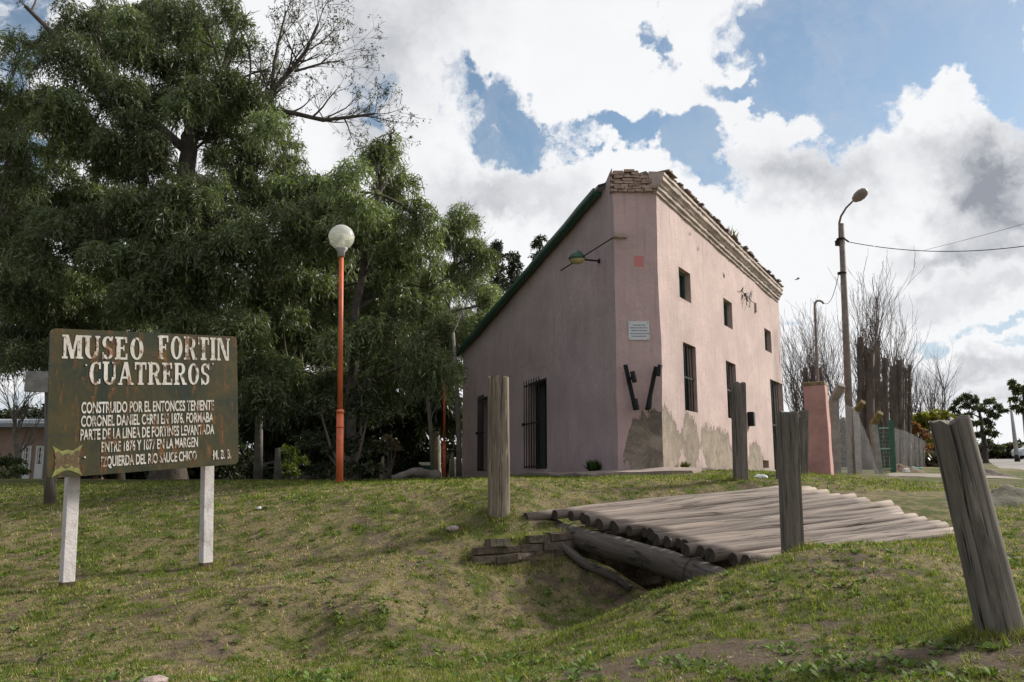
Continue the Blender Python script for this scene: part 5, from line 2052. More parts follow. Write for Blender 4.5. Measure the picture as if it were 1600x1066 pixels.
def clump_leaves(c, rad, nstr, r, droop=1.0, L=(.5, 1.2), per=13, lsz=(.10, .19), lw=(.022, .036), base=(.055, .085, .045), shell=.55):
    """hanging fronds through an ellipsoid clump -> pos, dir, len, wid, col"""
    d = r.normal(size=(nstr, 3)); d /= np.linalg.norm(d, axis=1, keepdims=True)
    d[:, 2] = np.abs(d[:, 2]) * .9 - .25
    rr_ = (shell + (1 - shell) * r.random((nstr, 1)) ** .6) * (.75 + .35 * r.random((nstr, 1)))
    p0 = np.array(c) + d * np.array(rad) * rr_
    out = d.copy(); out[:, 2] = 0
    out /= np.linalg.norm(out, axis=1, keepdims=True) + 1e-6
    out = out + r.normal(size=(nstr, 3)) * .35
    ln = L[0] + (L[1] - L[0]) * r.random(nstr)
    t = (np.arange(per) + .5) / per
    T = t[None, :] + (r.random((nstr, per)) - .5) / per
    x = (T * .55 * (1 - .4 * T))[..., None] * out[:, None, :] * ln[:, None, None]
    z = -(T ** 1.6) * ln[:, None] * droop + .12 * T * (1 - T) * ln[:, None] * 2
    pos = p0[:, None, :] + x; pos[..., 2] += z
    tang = np.stack([out[:, None, 0] * (.5 - .35 * T), out[:, None, 1] * (.5 - .35 * T), -(.25 + 1.2 * T) * droop], -1)
    dv = tang + r.normal(size=tang.shape) * .85
    dv /= np.linalg.norm(dv, axis=-1, keepdims=True)
    n = nstr * per
    sc = (.45 + 1.0 * r.random((nstr, 1, 1))) * np.ones((1, per, 1))
    hue = r.random((nstr, 1, 1))
    b0 = np.array(base)
    col = b0 * sc * (1 + .35 * (r.random((nstr, per, 1)) - .5)) + hue * np.array([.012, .008, -.004])
    return (pos.reshape(n, 3), dv.reshape(n, 3), lsz[0] + (lsz[1] - lsz[0]) * r.random(n), lw[0] + (lw[1] - lw[0]) * r.random(n), np.clip(col.reshape(n, 3), .004, 1))


def cat(lst):
    return [np.concatenate([a[i] for a in lst]) for i in range(5)]


def twigs(mb, p, d, L, r, lvl, rn, nodes=None, up=.05, spread=.7, kids=(2, 4)):
    n = 5
    pts, rad = [Vector(p)], [r]
    dv = Vector(d).normalized()
    for i in range(n):
        dv = (dv + Vector((rn.uniform(-1, 1), rn.uniform(-1, 1), rn.uniform(-1, 1))) * .22 + Vector((0, 0, up))).normalized()
        pts.append(pts[-1] + dv * (L / n)); rad.append(max(.004, r * (1 - .13 * (i + 1))))
    mb.tube(pts, rad, 6 if r > .03 else 4, caps=False)
    if nodes is not None: nodes.append(pts[-1])
    if lvl > 0:
        for k in range(rn.randint(*kids)):
            i = rn.randint(2, n)
            q = (Vector((rn.uniform(-1, 1), rn.uniform(-1, 1), rn.uniform(-.6, 1)))).normalized()
            nd = (dv + q * spread).normalized()
            twigs(mb, pts[i], nd, L * rn.uniform(.5, .75), rad[i] * .62, lvl - 1, rn, nodes, up, spread, kids)


def broad_tree(name, label, trunk, clumps, Y, seed, base=(.055, .085, .045), dens=1.0, trunk_r=.35, bark='bark', group=None, dj=2.2, lw=(.020, .034), lsz=(.08, .17), bare=None, droop=.75, yback=0, strl=(.28, .75), ydeep=None):
    rn = random.Random(seed); r = np.random.default_rng(seed)
    tp = [P(*q, Y) if len(q) == 2 else P(*q) for q in trunk]
    tp[0].z = gz1(tp[0].x, tp[0].y) - .2
    root = empty(name, tp[0])
    tag(root, label, 'tree', group)
    O = Vector(root.location)
    mb = MB()
    n = len(tp)
    pts, rad = [], []
    for i in range(n - 1):
        for k in range(4):
            t = k / 4
            p = tp[i].lerp(tp[i + 1], t) + Vector((rn.uniform(-.04, .04), rn.uniform(-.1, .1), 0))
            pts.append(p); rad.append(trunk_r * (1 - .62 * (i + t) / (n - 1)))
    pts.append(tp[-1]); rad.append(trunk_r * .38)
    rad[0] *= 1.3
    mb.tube(pts, rad, 12, caps=False, wob=.06, rng=rn)
    nodes = [(p, q) for p, q in zip(pts, rad)][3:]
    cl = []
    for c in clumps:
        px, py, rp = c[:3]
        dm_ = c[3] if len(c) > 3 else 1.0
        yy = Y + rn.uniform(-dj, dj) * (1 if len(c) < 5 else 0) + (c[4] if len(c) > 4 else 0)
        cc = P(px, py, yy); rm = rp / F * Y
        cl.append((cc, rm * .9, dm_))
    cl.sort(key=lambda a: min((a[0] - p).length for p in pts))
    acc = []
    for cc, rm, dm_ in cl:
        best = min(nodes, key=lambda nd: (nd[0] - cc).length + max(0, nd[0].z - cc.z + .3) * 1.5)
        a, ra = best
        mid = a.lerp(cc, .5) + Vector((rn.uniform(-.3, .3), rn.uniform(-.3, .3), rn.uniform(.0, .5)))
        lp = []
        for k in range(8):
            t = k / 7
            lp.append(a * (1 - t) ** 2 + mid * 2 * t * (1 - t) + cc * t * t)
        rl = [max(.025, min(ra * .62, .16) * (1 - .72 * k / 7)) for k in range(8)]
        mb.tube(lp, rl, 7, caps=False)
        nodes += list(zip(lp[3:], rl[3:]))
        for k in range(5):
            d = Vector((rn.uniform(-1, 1), rn.uniform(-1, 1), rn.uniform(-.3, 1))).normalized()
            twigs(mb, lp[rn.randint(4, 7)], d, rm * .9, .022, 1, rn)
        ns = int(680 * rm * rm * dens * dm_) + 6
        tone = rn.uniform(.7, 1.3)
        k_ = 8 if rm > .45 else 3
        for k in range(k_):
            d = Vector((rn.gauss(0, 1), rn.gauss(0, 1), rn.gauss(.25, .8))).normalized() * rm * rn.uniform(.35, .85)
            rs_ = rm * rn.uniform(.30, .55)
            tn = tone * rn.uniform(.8, 1.2)
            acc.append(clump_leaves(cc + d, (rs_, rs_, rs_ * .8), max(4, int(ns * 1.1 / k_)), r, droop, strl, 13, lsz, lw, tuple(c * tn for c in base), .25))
    if bare:
        for br in bare:
            bp_ = [P(*q, Y) for q in br[0]]
            rb2 = [br[1] * (1 - .6 * k / max(1, len(bp_) - 1)) for k in range(len(bp_))]
            mb.tube(bp_, rb2, 8, caps=False)
            tips = []
            for k in range(len(bp_)):
                for _ in range(br[2]):
                    i = rn.randint(max(0, k - 1), k)
                    dd = (bp_[min(i + 1, len(bp_) - 1)] - bp_[max(i - 1, 0)]).normalized()
                    q = Vector((rn.uniform(-1, 1), rn.uniform(-.7, .7), rn.uniform(-.5, 1)))
                    twigs(mb, bp_[i].lerp(bp_[k], rn.random()), (dd * .6 + q * .8).normalized(), rn.uniform(.55, 1.1), rb2[i] * .45, 2, rn, tips, .03, .8, (2, 4))
            for t_ in tips:
                if rn.random() < .55:
                    acc.append(clump_leaves(t_, (.12, .12, .12), 2, r, .4, (.12, .3), 6, (.05, .1), (.02, .03), (.04, .05, .03)))
    tr = mb.build('trunk', M[bark], root); tr.location = -O
    a = cat(acc)
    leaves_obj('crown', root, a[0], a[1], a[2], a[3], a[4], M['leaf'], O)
    return root, len(a[0])


LG = 'pepper trees left of the building'
T1 = [(120, 105, 60, .8), (60, 165, 48, .7), (165, 60, 55, .8), (220, 85, 62, .9), (290, 120, 66), (245, 175, 62), (365, 135, 50, .8), (340, 190, 56, .9), (130, 35, 45, .7), (310, 25, 48, .6), (260, 35, 50, .7), (385, 70, 34, .4), (30, 95, 36, .5), (200, 25, 45, .7),
      (420, 110, 26, .3), (400, 215, 34, .5), (85, 235, 55, .8), (160, 240, 60), (215, 255, 52, .8), (20, 215, 45, .6), (0, 265, 60), (70, 300, 70), (150, 310, 75), (225, 330, 66, 1, -1.5), (330, 290, 46, .7), (390, 300, 58), (440, 320, 66), (450, 270, 34, .6),
      (345, 345, 66), (280, 350, 52, .8), (0, 330, 80), (100, 390, 85), (200, 400, 85, 1, -1.5), (290, 410, 80, 1, -2), (380, 410, 75), (150, 480, 85), (240, 480, 85, 1, -2.2), (330, 490, 80), (60, 470, 70), (270, 560, 80), (370, 540, 75), (90, 550, 70), (190, 570, 70),
      (300, 160, 48, 1, -1.5), (75, 60, 44, .8), (20, 60, 34, .5), (240, 20, 48), (170, 15, 46, .8), (340, 70, 46, .9), (400, 150, 40, .7), (420, 190, 36, .7), (395, 250, 48), (450, 250, 34, .8), (110, 200, 55), (50, 190, 45), (200, 205, 55), (0, 200, 50), (350, 20, 40, .6), (500, 300, 50, 1, .5),
      (255, 245, 48, 1, -1.5), (298, 300, 50, 1, -2), (335, 240, 42), (430, 170, 30, .5), (445, 225, 30, .6), (470, 290, 34, .7), (100, 165, 50), (20, 150, 40, .7), (180, 150, 55, 1, -1), (305, 60, 50, .8), (350, 160, 45),
      (300, 615, 56), (390, 610, 56), (240, 635, 46), (440, 400, 60)]
broad_tree('pepper_tree', 'tallest pepper tree with drooping foliage and bare branches at its top right', [(262, 753), (268, 640), (272, 500), (282, 360), (297, 235), (300, 170)], T1, 19.5, 1, trunk_r=.40, group=LG,
           base=(.126, .160, .080),
           bare=[([(395, 190), (422, 145), (448, 118), (478, 80), (497, 38)], .085, 4), ([(400, 172), (455, 176), (505, 188), (548, 183), (585, 178)], .075, 4), ([(424, 142), (428, 100), (436, 62), (446, 20)], .05, 3),
                 ([(140, 210), (110, 175), (70, 160), (20, 165)], .08, 2), ([(296, 240), (315, 180), (345, 120), (370, 40)], .12, 2), ([(296, 240), (240, 190), (160, 160), (90, 60), (40, 10)], .12, 2), ([(460, 112), (500, 100), (530, 95)], .035, 3)])
T2 = [(600, 255, 46, .9), (560, 300, 55), (520, 330, 65), (625, 300, 48), (650, 330, 40), (480, 370, 75), (575, 370, 70), (640, 390, 60), (450, 450, 80), (530, 450, 80), (605, 460, 75), (665, 450, 55), (480, 530, 80), (560, 540, 75),
      (630, 540, 65), (430, 580, 60), (520, 600, 55), (600, 600, 50), (665, 560, 50), (595, 225, 22, .7), (610, 210, 14, .6)]
broad_tree('pepper_tree', 'pepper tree with a pointed crown standing behind the orange lamp post', [(548, 752), (548, 640), (552, 540), (566, 430), (580, 350), (598, 262)], T2, 18.0, 2, trunk_r=.13, group=LG, base=(.132, .166, .082), bark='bark')
T3 = [(725, 340, 34, .8), (705, 380, 45), (745, 395, 40), (690, 440, 55), (740, 450, 48), (768, 475, 26), (700, 510, 55), (735, 530, 40), (665, 520, 55), (690, 575, 45), (650, 590, 40), (745, 500, 30), (710, 350, 24, .7)]
broad_tree('pepper_tree', 'smaller pepper tree whose crown reaches the left end of the pink building', [(683, 749), (680, 640), (688, 540), (705, 440), (722, 350)], T3, 29, 3, trunk_r=.17, group=LG, base=(.136, .170, .078), bark='bark_pale', dj=1.8)
T0 = [(-20, 300, 95), (40, 330, 80), (-40, 430, 110), (30, 450, 90), (-60, 200, 90), (20, 540, 66), (-40, 540, 80), (60, 490, 70)]
broad_tree('pepper_tree', 'dark pepper tree at the far left edge over the small house', [(-60, 756), (-50, 600), (-30, 450), (-10, 320)], T0, 22, 4, trunk_r=.30, group=LG, base=(.080, .108, .062))
# darker trees standing behind
TB1 = [(120, 470, 120), (250, 450, 120), (60, 530, 90), (180, 580, 110), (300, 560, 110), (20, 430, 100), (180, 360, 100), (250, 660, 70), (340, 650, 70), (180, 690, 60), (310, 700, 50)]
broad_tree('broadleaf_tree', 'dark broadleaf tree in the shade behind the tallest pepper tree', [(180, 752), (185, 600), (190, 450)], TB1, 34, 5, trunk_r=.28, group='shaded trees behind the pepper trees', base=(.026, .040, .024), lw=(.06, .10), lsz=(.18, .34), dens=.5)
TB2 = [(400, 480, 110), (500, 500, 110), (600, 500, 100), (440, 590, 100), (560, 600, 100), (660, 580, 80), (500, 390, 90), (590, 400, 80), (420, 660, 60), (540, 680, 60), (640, 660, 60), (690, 640, 45)]
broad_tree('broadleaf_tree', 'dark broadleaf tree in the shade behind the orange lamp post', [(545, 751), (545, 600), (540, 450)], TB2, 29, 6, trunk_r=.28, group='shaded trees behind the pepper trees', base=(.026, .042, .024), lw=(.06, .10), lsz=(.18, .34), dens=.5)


def bush(name, label, base, spots, Y, seed, col, lsz=(.05, .1), lw=(.03, .06), dens=1.0, cat_='bush', group=None, droop=.3, dj=.6, mat='leaf', flat=1.0, stem=True):
    r = np.random.default_rng(seed); rn = random.Random(seed)
    b = on_ground(*base, Y)
    o = empty(name, b); tag(o, label, cat_, group)
    acc = []; mb = MB()
    for (px, py, rp) in spots:
        yy = Y + rn.uniform(-dj, dj)
        c = P(px, py, yy); rm = rp / F * Y
        acc.append(clump_leaves(c, (rm, rm, rm * flat), int(150 * rm * rm * dens) + 12, r, droop, (.12 * rm + .05, .5 * rm + .1), 9, lsz, lw, col, .35))
        m = (c - b) * .5 + Vector((rn.uniform(-.1, .1), rn.uniform(-.1, .1), 0))
        mb.tube([Vector((0, 0, -.05)), m, c - b], [.04, .028, .012], 6, caps=False)
    mb.build('stem', M['twig'], o)
    a = cat(acc)
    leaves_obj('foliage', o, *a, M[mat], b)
    return o


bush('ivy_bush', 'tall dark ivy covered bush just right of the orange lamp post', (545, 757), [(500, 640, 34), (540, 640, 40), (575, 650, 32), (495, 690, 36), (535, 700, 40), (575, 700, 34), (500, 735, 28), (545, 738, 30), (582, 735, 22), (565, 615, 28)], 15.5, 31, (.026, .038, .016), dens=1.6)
bush('yellow_bush', 'bright yellow green bush glowing between trunks left of the orange lamp', (455, 752), [(452, 705, 16), (462, 720, 20), (448, 730, 16), (462, 740, 14), (440, 742, 10)], 24, 32, (.16, .21, .03), dens=2)
bush('dry_shrub', 'brown dry shrub between the ivy bush and the distant lamp', (606, 752), [(604, 685, 12), (612, 692, 12), (600, 700, 10), (620, 700, 8)], 21, 33, (.16, .125, .085), dens=1.5)
bush('hedge', 'clipped dark green hedge in front of the small house at the left edge', (10, 756), [(-30, 725, 26), (-5, 722, 24), (18, 724, 20), (30, 735, 14), (5, 742, 18), (-20, 742, 20)], 21, 34, (.050, .078, .026), dens=2.4, cat_='hedge')
for k, (px, w, lab) in enumerate([(130, 60, 'dark undergrowth shrub behind the left signboard post'), (250, 60, 'dark undergrowth shrub showing under the middle of the signboard'), (350, 50, 'dark undergrowth shrub showing right of the signboard'),
                                  (635, 45, 'dark undergrowth shrub behind the dry shrub'), (700, 40, 'dark undergrowth shrub behind the distant orange lamp')]):
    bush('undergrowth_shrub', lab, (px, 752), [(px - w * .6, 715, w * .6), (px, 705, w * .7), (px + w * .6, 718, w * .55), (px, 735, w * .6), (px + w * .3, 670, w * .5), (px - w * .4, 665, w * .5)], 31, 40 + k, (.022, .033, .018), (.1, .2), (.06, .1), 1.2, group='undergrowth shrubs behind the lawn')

BELT = []
rv_ = random.Random(77)
for k in range(26):
    px = -260 + 1010 * k / 25
    BELT.append((px, 715 + rv_.uniform(-12, 12), 42)); BELT.append((px + 15, 655 + rv_.uniform(-15, 15), 44)); BELT.append((px + 5, 740, 26))
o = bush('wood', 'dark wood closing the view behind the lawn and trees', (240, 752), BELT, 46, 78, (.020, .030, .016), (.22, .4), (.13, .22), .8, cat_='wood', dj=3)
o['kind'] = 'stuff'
# thin trunks, stumps and stakes in the shade
def bare_trunk(name, label, pts, r0, Y, mat, seed, cat_='tree trunk', group=None, tw=0):
    rn = random.Random(seed)
    p3 = [P(*q, Y) for q in pts]; p3[0] = on_ground(*pts[0], Y, -.1)
    mb = MB()
    mb.tube([p - p3[0] for p in p3], [r0 * (1 - .5 * i / (len(p3) - 1)) for i in range(len(p3))], 10, wob=.06, rng=rn)
    for k in range(tw):
        i = rn.randint(1, len(p3) - 1)
        twigs(mb, p3[i] - p3[0], (rn.uniform(-1, 1), rn.uniform(-.5, .5), 1), rn.uniform(.8, 1.6), r0 * .25, 2, rn)
    o = mb.build(name, M[mat]); o.location = p3[0]
    return tag(o, label, cat_, group)


bare_trunk('tree', 'straight pale grey trunk in the shade left of the yellow green bush', [(403, 754), (404, 690), (405, 640), (408, 560)], .12, 20.5, 'bark_pale', 50, 'tree')
bare_trunk('tree_stump', 'short grey stump standing before the yellow green bush', [(434, 754), (434, 700)], .11, 20, 'bark_pale', 51, 'stump')
bare_trunk('fence_stake', 'short leaning pale stake in the grass left of the dry shrub', [(595, 755), (598, 714)], .05, 16.5, 'post_wood', 52, 'stake')
bare_trunk('fence_stake', 'mossy wooden stake beside the left corner of the pink building', [(707, 750), (707, 707)], .08, 24, 'moss', 53, 'stake')
bare_trunk('fence_stake', 'yellow stained stake leaning on the pale trunk left of the distant lamp', [(681, 750), (681, 690)], .06, 22, 'moss', 54, 'stake')
bare_trunk('young_tree', 'thin pale young tree trunk touching the left end of the pink building', [(717, 750), (717, 680), (713, 600), (708, 520)], .09, 24.5, 'bark_pale', 55, 'tree', tw=3)
bare_trunk('young_tree', 'thin grey trunk leaning just left of the distant orange lamp', [(678, 750), (672, 660), (664, 580), (660, 520)], .07, 24, 'bark_pale', 56, 'tree', tw=3)
ob = log_mesh(on_ground(610, 756, 17.5, .06), on_ground(684, 752, 18.5, .10), .06, .12, 'fallen_log', [M['bark_pale'], M['log_end']], bend=.08, wob=.12, seg=16)
tag(ob, 'pale fallen tree trunk lying in the grass left of the thick rounded post', 'log')
# teal netting fence + white table seen under the trees
mb = MB()
tn = empty('net_fence', on_ground(660, 752, 33))
tag(tn, 'dark teal netting fence seen under the trees left of the building', 'fence')
a, b = P(600, 752, 33) - tn.location, P(745, 752, 33) - tn.location
h1 = P(600, 700, 33).z - tn.location.z
mb.box((a + b) / 2 + Vector((0, 0, h1 / 2)), ((b - a).length, .03, h1 - .02))
mb.build('netting', M['teal'], tn)
for k in range(4):
    mb = MB(); c = a.lerp(b, k / 3); mb.bar(c - UP * .1 - Vector((0, .05, 0)), c + UP * (h1 + .1) - Vector((0, .05, 0)), .07); mb.build('post', M['concrete'], tn)
tb = empty('garden_table', on_ground(672, 750, 30))
tag(tb, 'white topped garden table in the shade left of the distant orange lamp', 'table')
ht_ = P(672, 724, 30).z - tb.location.z
mb = MB(); mb.box((0, 0, ht_), (.75, .6, .05)); mb.box((0, 0, ht_ - .05), (.66, .5, .05)); mb.build('tabletop', M['white_paint'], tb, bevel=.008)
for sx in (-1, 1):
    for sy in (-1, 1):
        mb = MB(); mb.bar((sx * .3, sy * .22, 0), (sx * .28, sy * .2, ht_ - .07), .045); mb.build('leg', M['dark_wood'], tb)
br_ = empty('water_drum', on_ground(712, 750, 28))
tag(br_, 'pale blue white drum beside the mossy stake at the left end of the building', 'drum')
hb_ = P(712, 715, 28).z - br_.location.z
mb = MB(); mb.lathe((0, 0, 0), [(0, 0), (.22, 0), (.23, .05), (.22, hb_ * .33), (.235, hb_ * .35), (.22, hb_ * .38), (.22, hb_ * .66), (.235, hb_ * .68), (.22, hb_ * .71), (.21, hb_ - .1)], 20); mb.build('body', simple('drum_blue', (.35, .47, .52), .5, .1), br_)
mb = MB(); mb.lathe((0, 0, hb_ - .1), [(.225, 0), (.225, .04), (.1, .10), (0, .10)], 20); mb.build('lid', M['white_paint'], br_)

# conifers and tree tops behind the roof
def conifer(name, label, base, top, wpx, Y, seed, col=(.022, .032, .020)):
    r = np.random.default_rng(seed); rn = random.Random(seed)
    b = on_ground(*base, Y); t = P(*top, Y)
    o = empty(name, b); tag(o, label, 'tree', 'trees behind the roof')
    H = t.z - b.z; Rm = wpx / F * Y
    mb = MB(); mb.tube([Vector((0, 0, -.1)), Vector((0, 0, H))], [.22, .02], 8)
    acc = []
    for k in range(46):
        f = .12 + .88 * k / 46
        az = rn.uniform(0, 2 * pi); rad = Rm * (1 - f) ** .75 * rn.uniform(.5, 1.1) + .12
        e = Vector((cos(az) * rad, sin(az) * rad, H * f + rad * .15))
        mb.tube([Vector((0, 0, H * f - .1)), e], [.04, .012], 5, caps=False)
        m = e * .7; m.z = e.z
        acc.append(clump_leaves(np.array(b + m), (rad * .55 + .2, rad * .55 + .2, .4), 26, r, .4, (.25, .6), 8, (.14, .26), (.05, .09), col, .2))
    mb.build('trunk', M['bark'], o)
    a = cat(acc)
    leaves_obj('crown', o, *a, M['needle'], b)


conifer('conifer', 'dark conifer top with two tips rising behind the left roof slope', (778, 748), (781, 376), 46, 42, 61)
conifer('conifer', 'second dark conifer close against the roof slope behind the pepper tree crown', (802, 748), (800, 394), 30, 44, 62)
conifer('cypress', 'far tree tip just showing over the middle of the roof slope', (846, 748), (848, 366), 34, 52, 63, (.03, .042, .024))

# small house at the far left
hs_ = empty('small_house', on_ground(30, 755, 30))
tag(hs_, 'small pinkish brown house with white paned doors at the far left', 'house')
hb0 = Vector(hs_.location)
q = lambda px, py, dy=0: P(px, py, 30 + dy) - hb0
z_top = q(30, 668).z
mb = MB(); xl, xr = q(-160, 700).x, q(90, 700).x
mb.box(((xl + xr) / 2, 2.5, z_top / 2 - .1), (xr - xl, 5, z_top + .2)); mb.build('wall', M['house_wall'], hs_)
mb = MB()
mb.add([(xl - .3, -.5, z_top - .02), (xr + .3, -.5, z_top - .02), (xr + .3, 5.5, z_top + .55), (xl - .3, 5.5, z_top + .55), (xl - .3, -.5, z_top + .12), (xr + .3, -.5, z_top + .12), (xr + .3, 5.5, z_top + .7), (xl - .3, 5.5, z_top + .7)],
       [(0, 3, 2, 1), (4, 5, 6, 7), (0, 1, 5, 4), (1, 2, 6, 5), (2, 3, 7, 6), (3, 0, 4, 7)])
mb.build('roof', M['house_roof'], hs_)
for (x0, x1) in ((32, 51), (53, 71)):
    a = q(x0, 755); b = q(x1, 697)
    cx = (a.x + b.x) / 2; w = b.x - a.x; h = b.z
    mb = MB()
    mb.box((cx, -.03, h * .24), (w, .07, h * .48))
    for s in (-1, 1): mb.box((cx + s * (w / 2 - .03), -.03, h * .74), (.06, .07, h * .52))
    mb.box((cx, -.03, h - .03), (w - .12, .07, .06))
    for f in (.33, .66): mb.box((cx - w / 2 + w * f, -.03, h * .74), (.03, .05, h * .46))
    for f in (.62, .80): mb.box((cx, -.032, h * f), (w - .14, .045, .03))
    d = mb.build('door', M['white_paint'], hs_)
    mb = MB(); mb.box((cx, -.012, h * .73), (w - .13, .01, h * .47)); mb.build('pane', M['brown_glass'], d)
a, b = q(2, 720), q(14, 697)
mb = MB()
bare_trunk('bare_shrub', 'grey leafless shrub standing before the small house', [(28, 756), (28, 712), (24, 680), (22, 662)], .10, 25, 'bark_pale', 58, 'shrub', tw=14)

# ------------------------------------------------------------------ right background vegetation
def pollard(label, base, stubs, Y, seed, r0=.35, group='pollarded poplars at the right', whips=10, lean=0):
    """stubs: list of (px_bottom, px_top, py_top, radius px)"""
    rn = random.Random(seed)
    b = on_ground(*base, Y)
    o = empty('pollarded_poplar', b); tag(o, label, 'tree', group)
    mb = MB(); tw_ = MB()
    for (xb, xt, yt, rp) in stubs:
        a = P(xb, base[1], Y + rn.uniform(-.4, .4)) - b; a.z = -.1
        t = P(xt, yt, Y + rn.uniform(-.6, .6)) - b
        rm = rp / F * Y
        n = 9
        pts = [a.lerp(t, k / n) + Vector((rn.uniform(-.02, .02), rn.uniform(-.02, .02), 0)) for k in range(n + 1)]
        mb.tube(pts, [rm * (1.3 - .4 * k / n) for k in range(n + 1)], 10, wob=.10, rng=rn)
        for k in range(whips):
            i = rn.randint(2, n)
            d = Vector((rn.uniform(-.45, .45), rn.uniform(-.4, .4), 1)).normalized()
            twigs(tw_, pts[i] + Vector((rn.uniform(-1, 1), rn.uniform(-1, 0), 0)) * rm, d, rn.uniform(.8, 2.0), .013, 2, rn, None, .10, .30, (1, 3))
        for k in range(70):      # short epicormic shoots hugging the stem
            f = rn.random(); q = a.lerp(t, f); az = rn.uniform(0, 2 * pi)
            e0 = q + Vector((cos(az), sin(az), 0)) * rm * .9
            e1 = e0 + Vector((cos(az) * rn.uniform(.03, .16), sin(az) * .1, rn.uniform(.25, .7)))
            tw_.tube([e0, e0.lerp(e1, .5) + Vector((cos(az), sin(az), 0)) * .04, e1], [.012, .009, .004], 4, caps=False)
    mb.build('trunk', M['bark_pop'], o); tw_.build('twigs', M['twig'], o)
    return o


pollard('dark pollarded poplar with the tallest sawn trunk, nearest the utility pole', (1352, 730), [(1346, 1345, 528, 5.5), (1352, 1353, 545, 6), (1358, 1360, 552, 6)], 27, 71, whips=18)
pollard('dark pollarded poplar topped by a tall thin bare leader', (1368, 729), [(1364, 1366, 548, 5.5), (1370, 1371, 532, 4), (1361, 1362, 570, 6)], 28.5, 72, whips=20)
pollard('slender dark pollarded poplar rising behind the green gate', (1383, 728), [(1384, 1382, 560, 4.5), (1379, 1377, 600, 4.5)], 29.5, 73, whips=5)
pollard('broad pollarded poplar with several brown stems right of the gate', (1401, 727), [(1397, 1396, 572, 5.5), (1403, 1405, 563, 5.5), (1408, 1409, 590, 4)], 31, 74, whips=16)
pollard('thin pair of poplar stems at the right end of the pollarded row', (1416, 726), [(1414, 1414, 575, 2.6), (1419, 1421, 570, 2.6)], 33, 75, whips=5)


def whip_tree(name, label, base, spots, Y, seed, lens=(1.2, 2.6), n=14, r=.016, group=None, cat_='tree', lvl=2, up=.1, spread=.45, tr=.09):
    rn = random.Random(seed)
    b = on_ground(*base, Y); o = empty(name, b); tag(o, label, cat_, group)
    mb = MB(); tk = MB()
    for (px, py) in spots:
        t = P(px, py, Y + rn.uniform(-.8, .8)) - b
        st = Vector((t.x * .35 + rn.uniform(-.2, .2), rn.uniform(-.2, .2), -.1))
        pts = [st.lerp(t, k / 6) + Vector((rn.uniform(-.06, .06), rn.uniform(-.06, .06), 0)) for k in range(7)]
        tk.tube(pts, [tr * (1 - .12 * k) for k in range(7)], 7, caps=False)
        for k in range(n):
            i = rn.randint(2, 6)
            twigs(mb, pts[i], Vector((rn.uniform(-.6, .6), rn.uniform(-.5, .5), 1)).normalized(), rn.uniform(*lens), r, lvl, rn, None, up, spread, (2, 3))
    tk.build('trunk', M['bark_pop'], o); mb.build('twigs', M['twig'], o)
    return o


whip_tree('bare_tree', 'tall thin leafless poplar leader above the pollarded trunks', (1366, 729), [(1367, 520), (1369, 470)], 28.2, 76, (.6, 1.3), 12, .013, None, 'tree', 1, .1, .4, .05)
whip_tree('bare_tree', 'leafless twiggy tree between the building and the salmon pillar', (1252, 733), [(1245, 640), (1258, 610), (1270, 600), (1240, 600)], 31, 77, (1.0, 2.3), 20, .014, 'bare trees behind the pillar')
whip_tree('bare_tree', 'leafless twiggy tree behind the salmon pillar and the hooked pole', (1292, 733), [(1285, 610), (1298, 600), (1308, 620)], 33, 78, (1.0, 2.3), 18, .014, 'bare trees behind the pillar')
whip_tree('bare_tree', 'far leafless tree right of the pollarded row', (1432, 722), [(1430, 640), (1438, 635), (1425, 650)], 55, 79, (1.6, 3.0), 14, .024, 'far bare trees')
whip_tree('bare_tree', 'far pair of leafless poplars above the yellow bush', (1466, 720), [(1460, 630), (1472, 622), (1454, 640), (1476, 610)], 65, 80, (1.6, 2.6), 14, .028, 'far bare trees')
bush('thicket', 'brownish thicket behind the chain link fence and pillar', (1330, 735), [(1236 + 22 * k, 712 + (k % 3) * 6, 17) for k in range(11)] + [(1245 + 24 * k, 728, 14) for k in range(10)] + [(1306 + 13 * k, 690 - (k % 2) * 8, 15) for k in range(7)] + [(1312 + 13 * k, 662 + (k % 2) * 8, 12) for k in range(4)] + [(1308, 700, 13), (1316, 714, 13), (1326, 704, 13), (1304, 722, 12)], 42, 89, (.085, .075, .05), (.14, .3), (.07, .13), 1.3, cat_='thicket')
for (pxs, lab, sd) in [((1258, 1262), 'pair of dark sawn trunks showing over the salmon pillar', 81), ((1282,), 'single dark sawn trunk right of the salmon pillar top', 82)]:
    pollard(lab, (pxs[0] + 4, 734), [(x + 4, x + k * 8, 575 - k * 3, 4) for k, x in enumerate(pxs)], 30, sd, whips=3, group='sawn trunks behind the pillar')
bush('yellow_shrub', 'yellow green shrub beyond the far fence, left of the leaning post', (1452, 722), [(1437, 655, 16), (1452, 652, 14), (1470, 652, 17), (1484, 656, 12), (1445, 668, 14), (1466, 668, 15), (1460, 690, 16), (1440, 690, 14), (1480, 690, 14)], 48, 91, (.17, .165, .02), (.14, .3), (.08, .16), .9)
bush('rust_shrub', 'rust orange shrub behind the far chain link fence', (1424, 726), [(1408, 668, 11), (1420, 665, 12), (1434, 672, 13), (1446, 682, 10), (1415, 680, 12), (1430, 690, 12), (1445, 700, 12), (1405, 690, 10)], 36, 92, (.19, .085, .03), (.08, .18), (.06, .12), 1.0)
bush('brown_shrub', 'dark brown thicket at the end of the far fence', (1470, 724), [(1455, 700, 12), (1470, 700, 14), (1485, 702, 14), (1462, 712, 10), (1480, 712, 12)], 45, 93, (.075, .05, .035), (.12, .25), (.06, .12), 1.0)
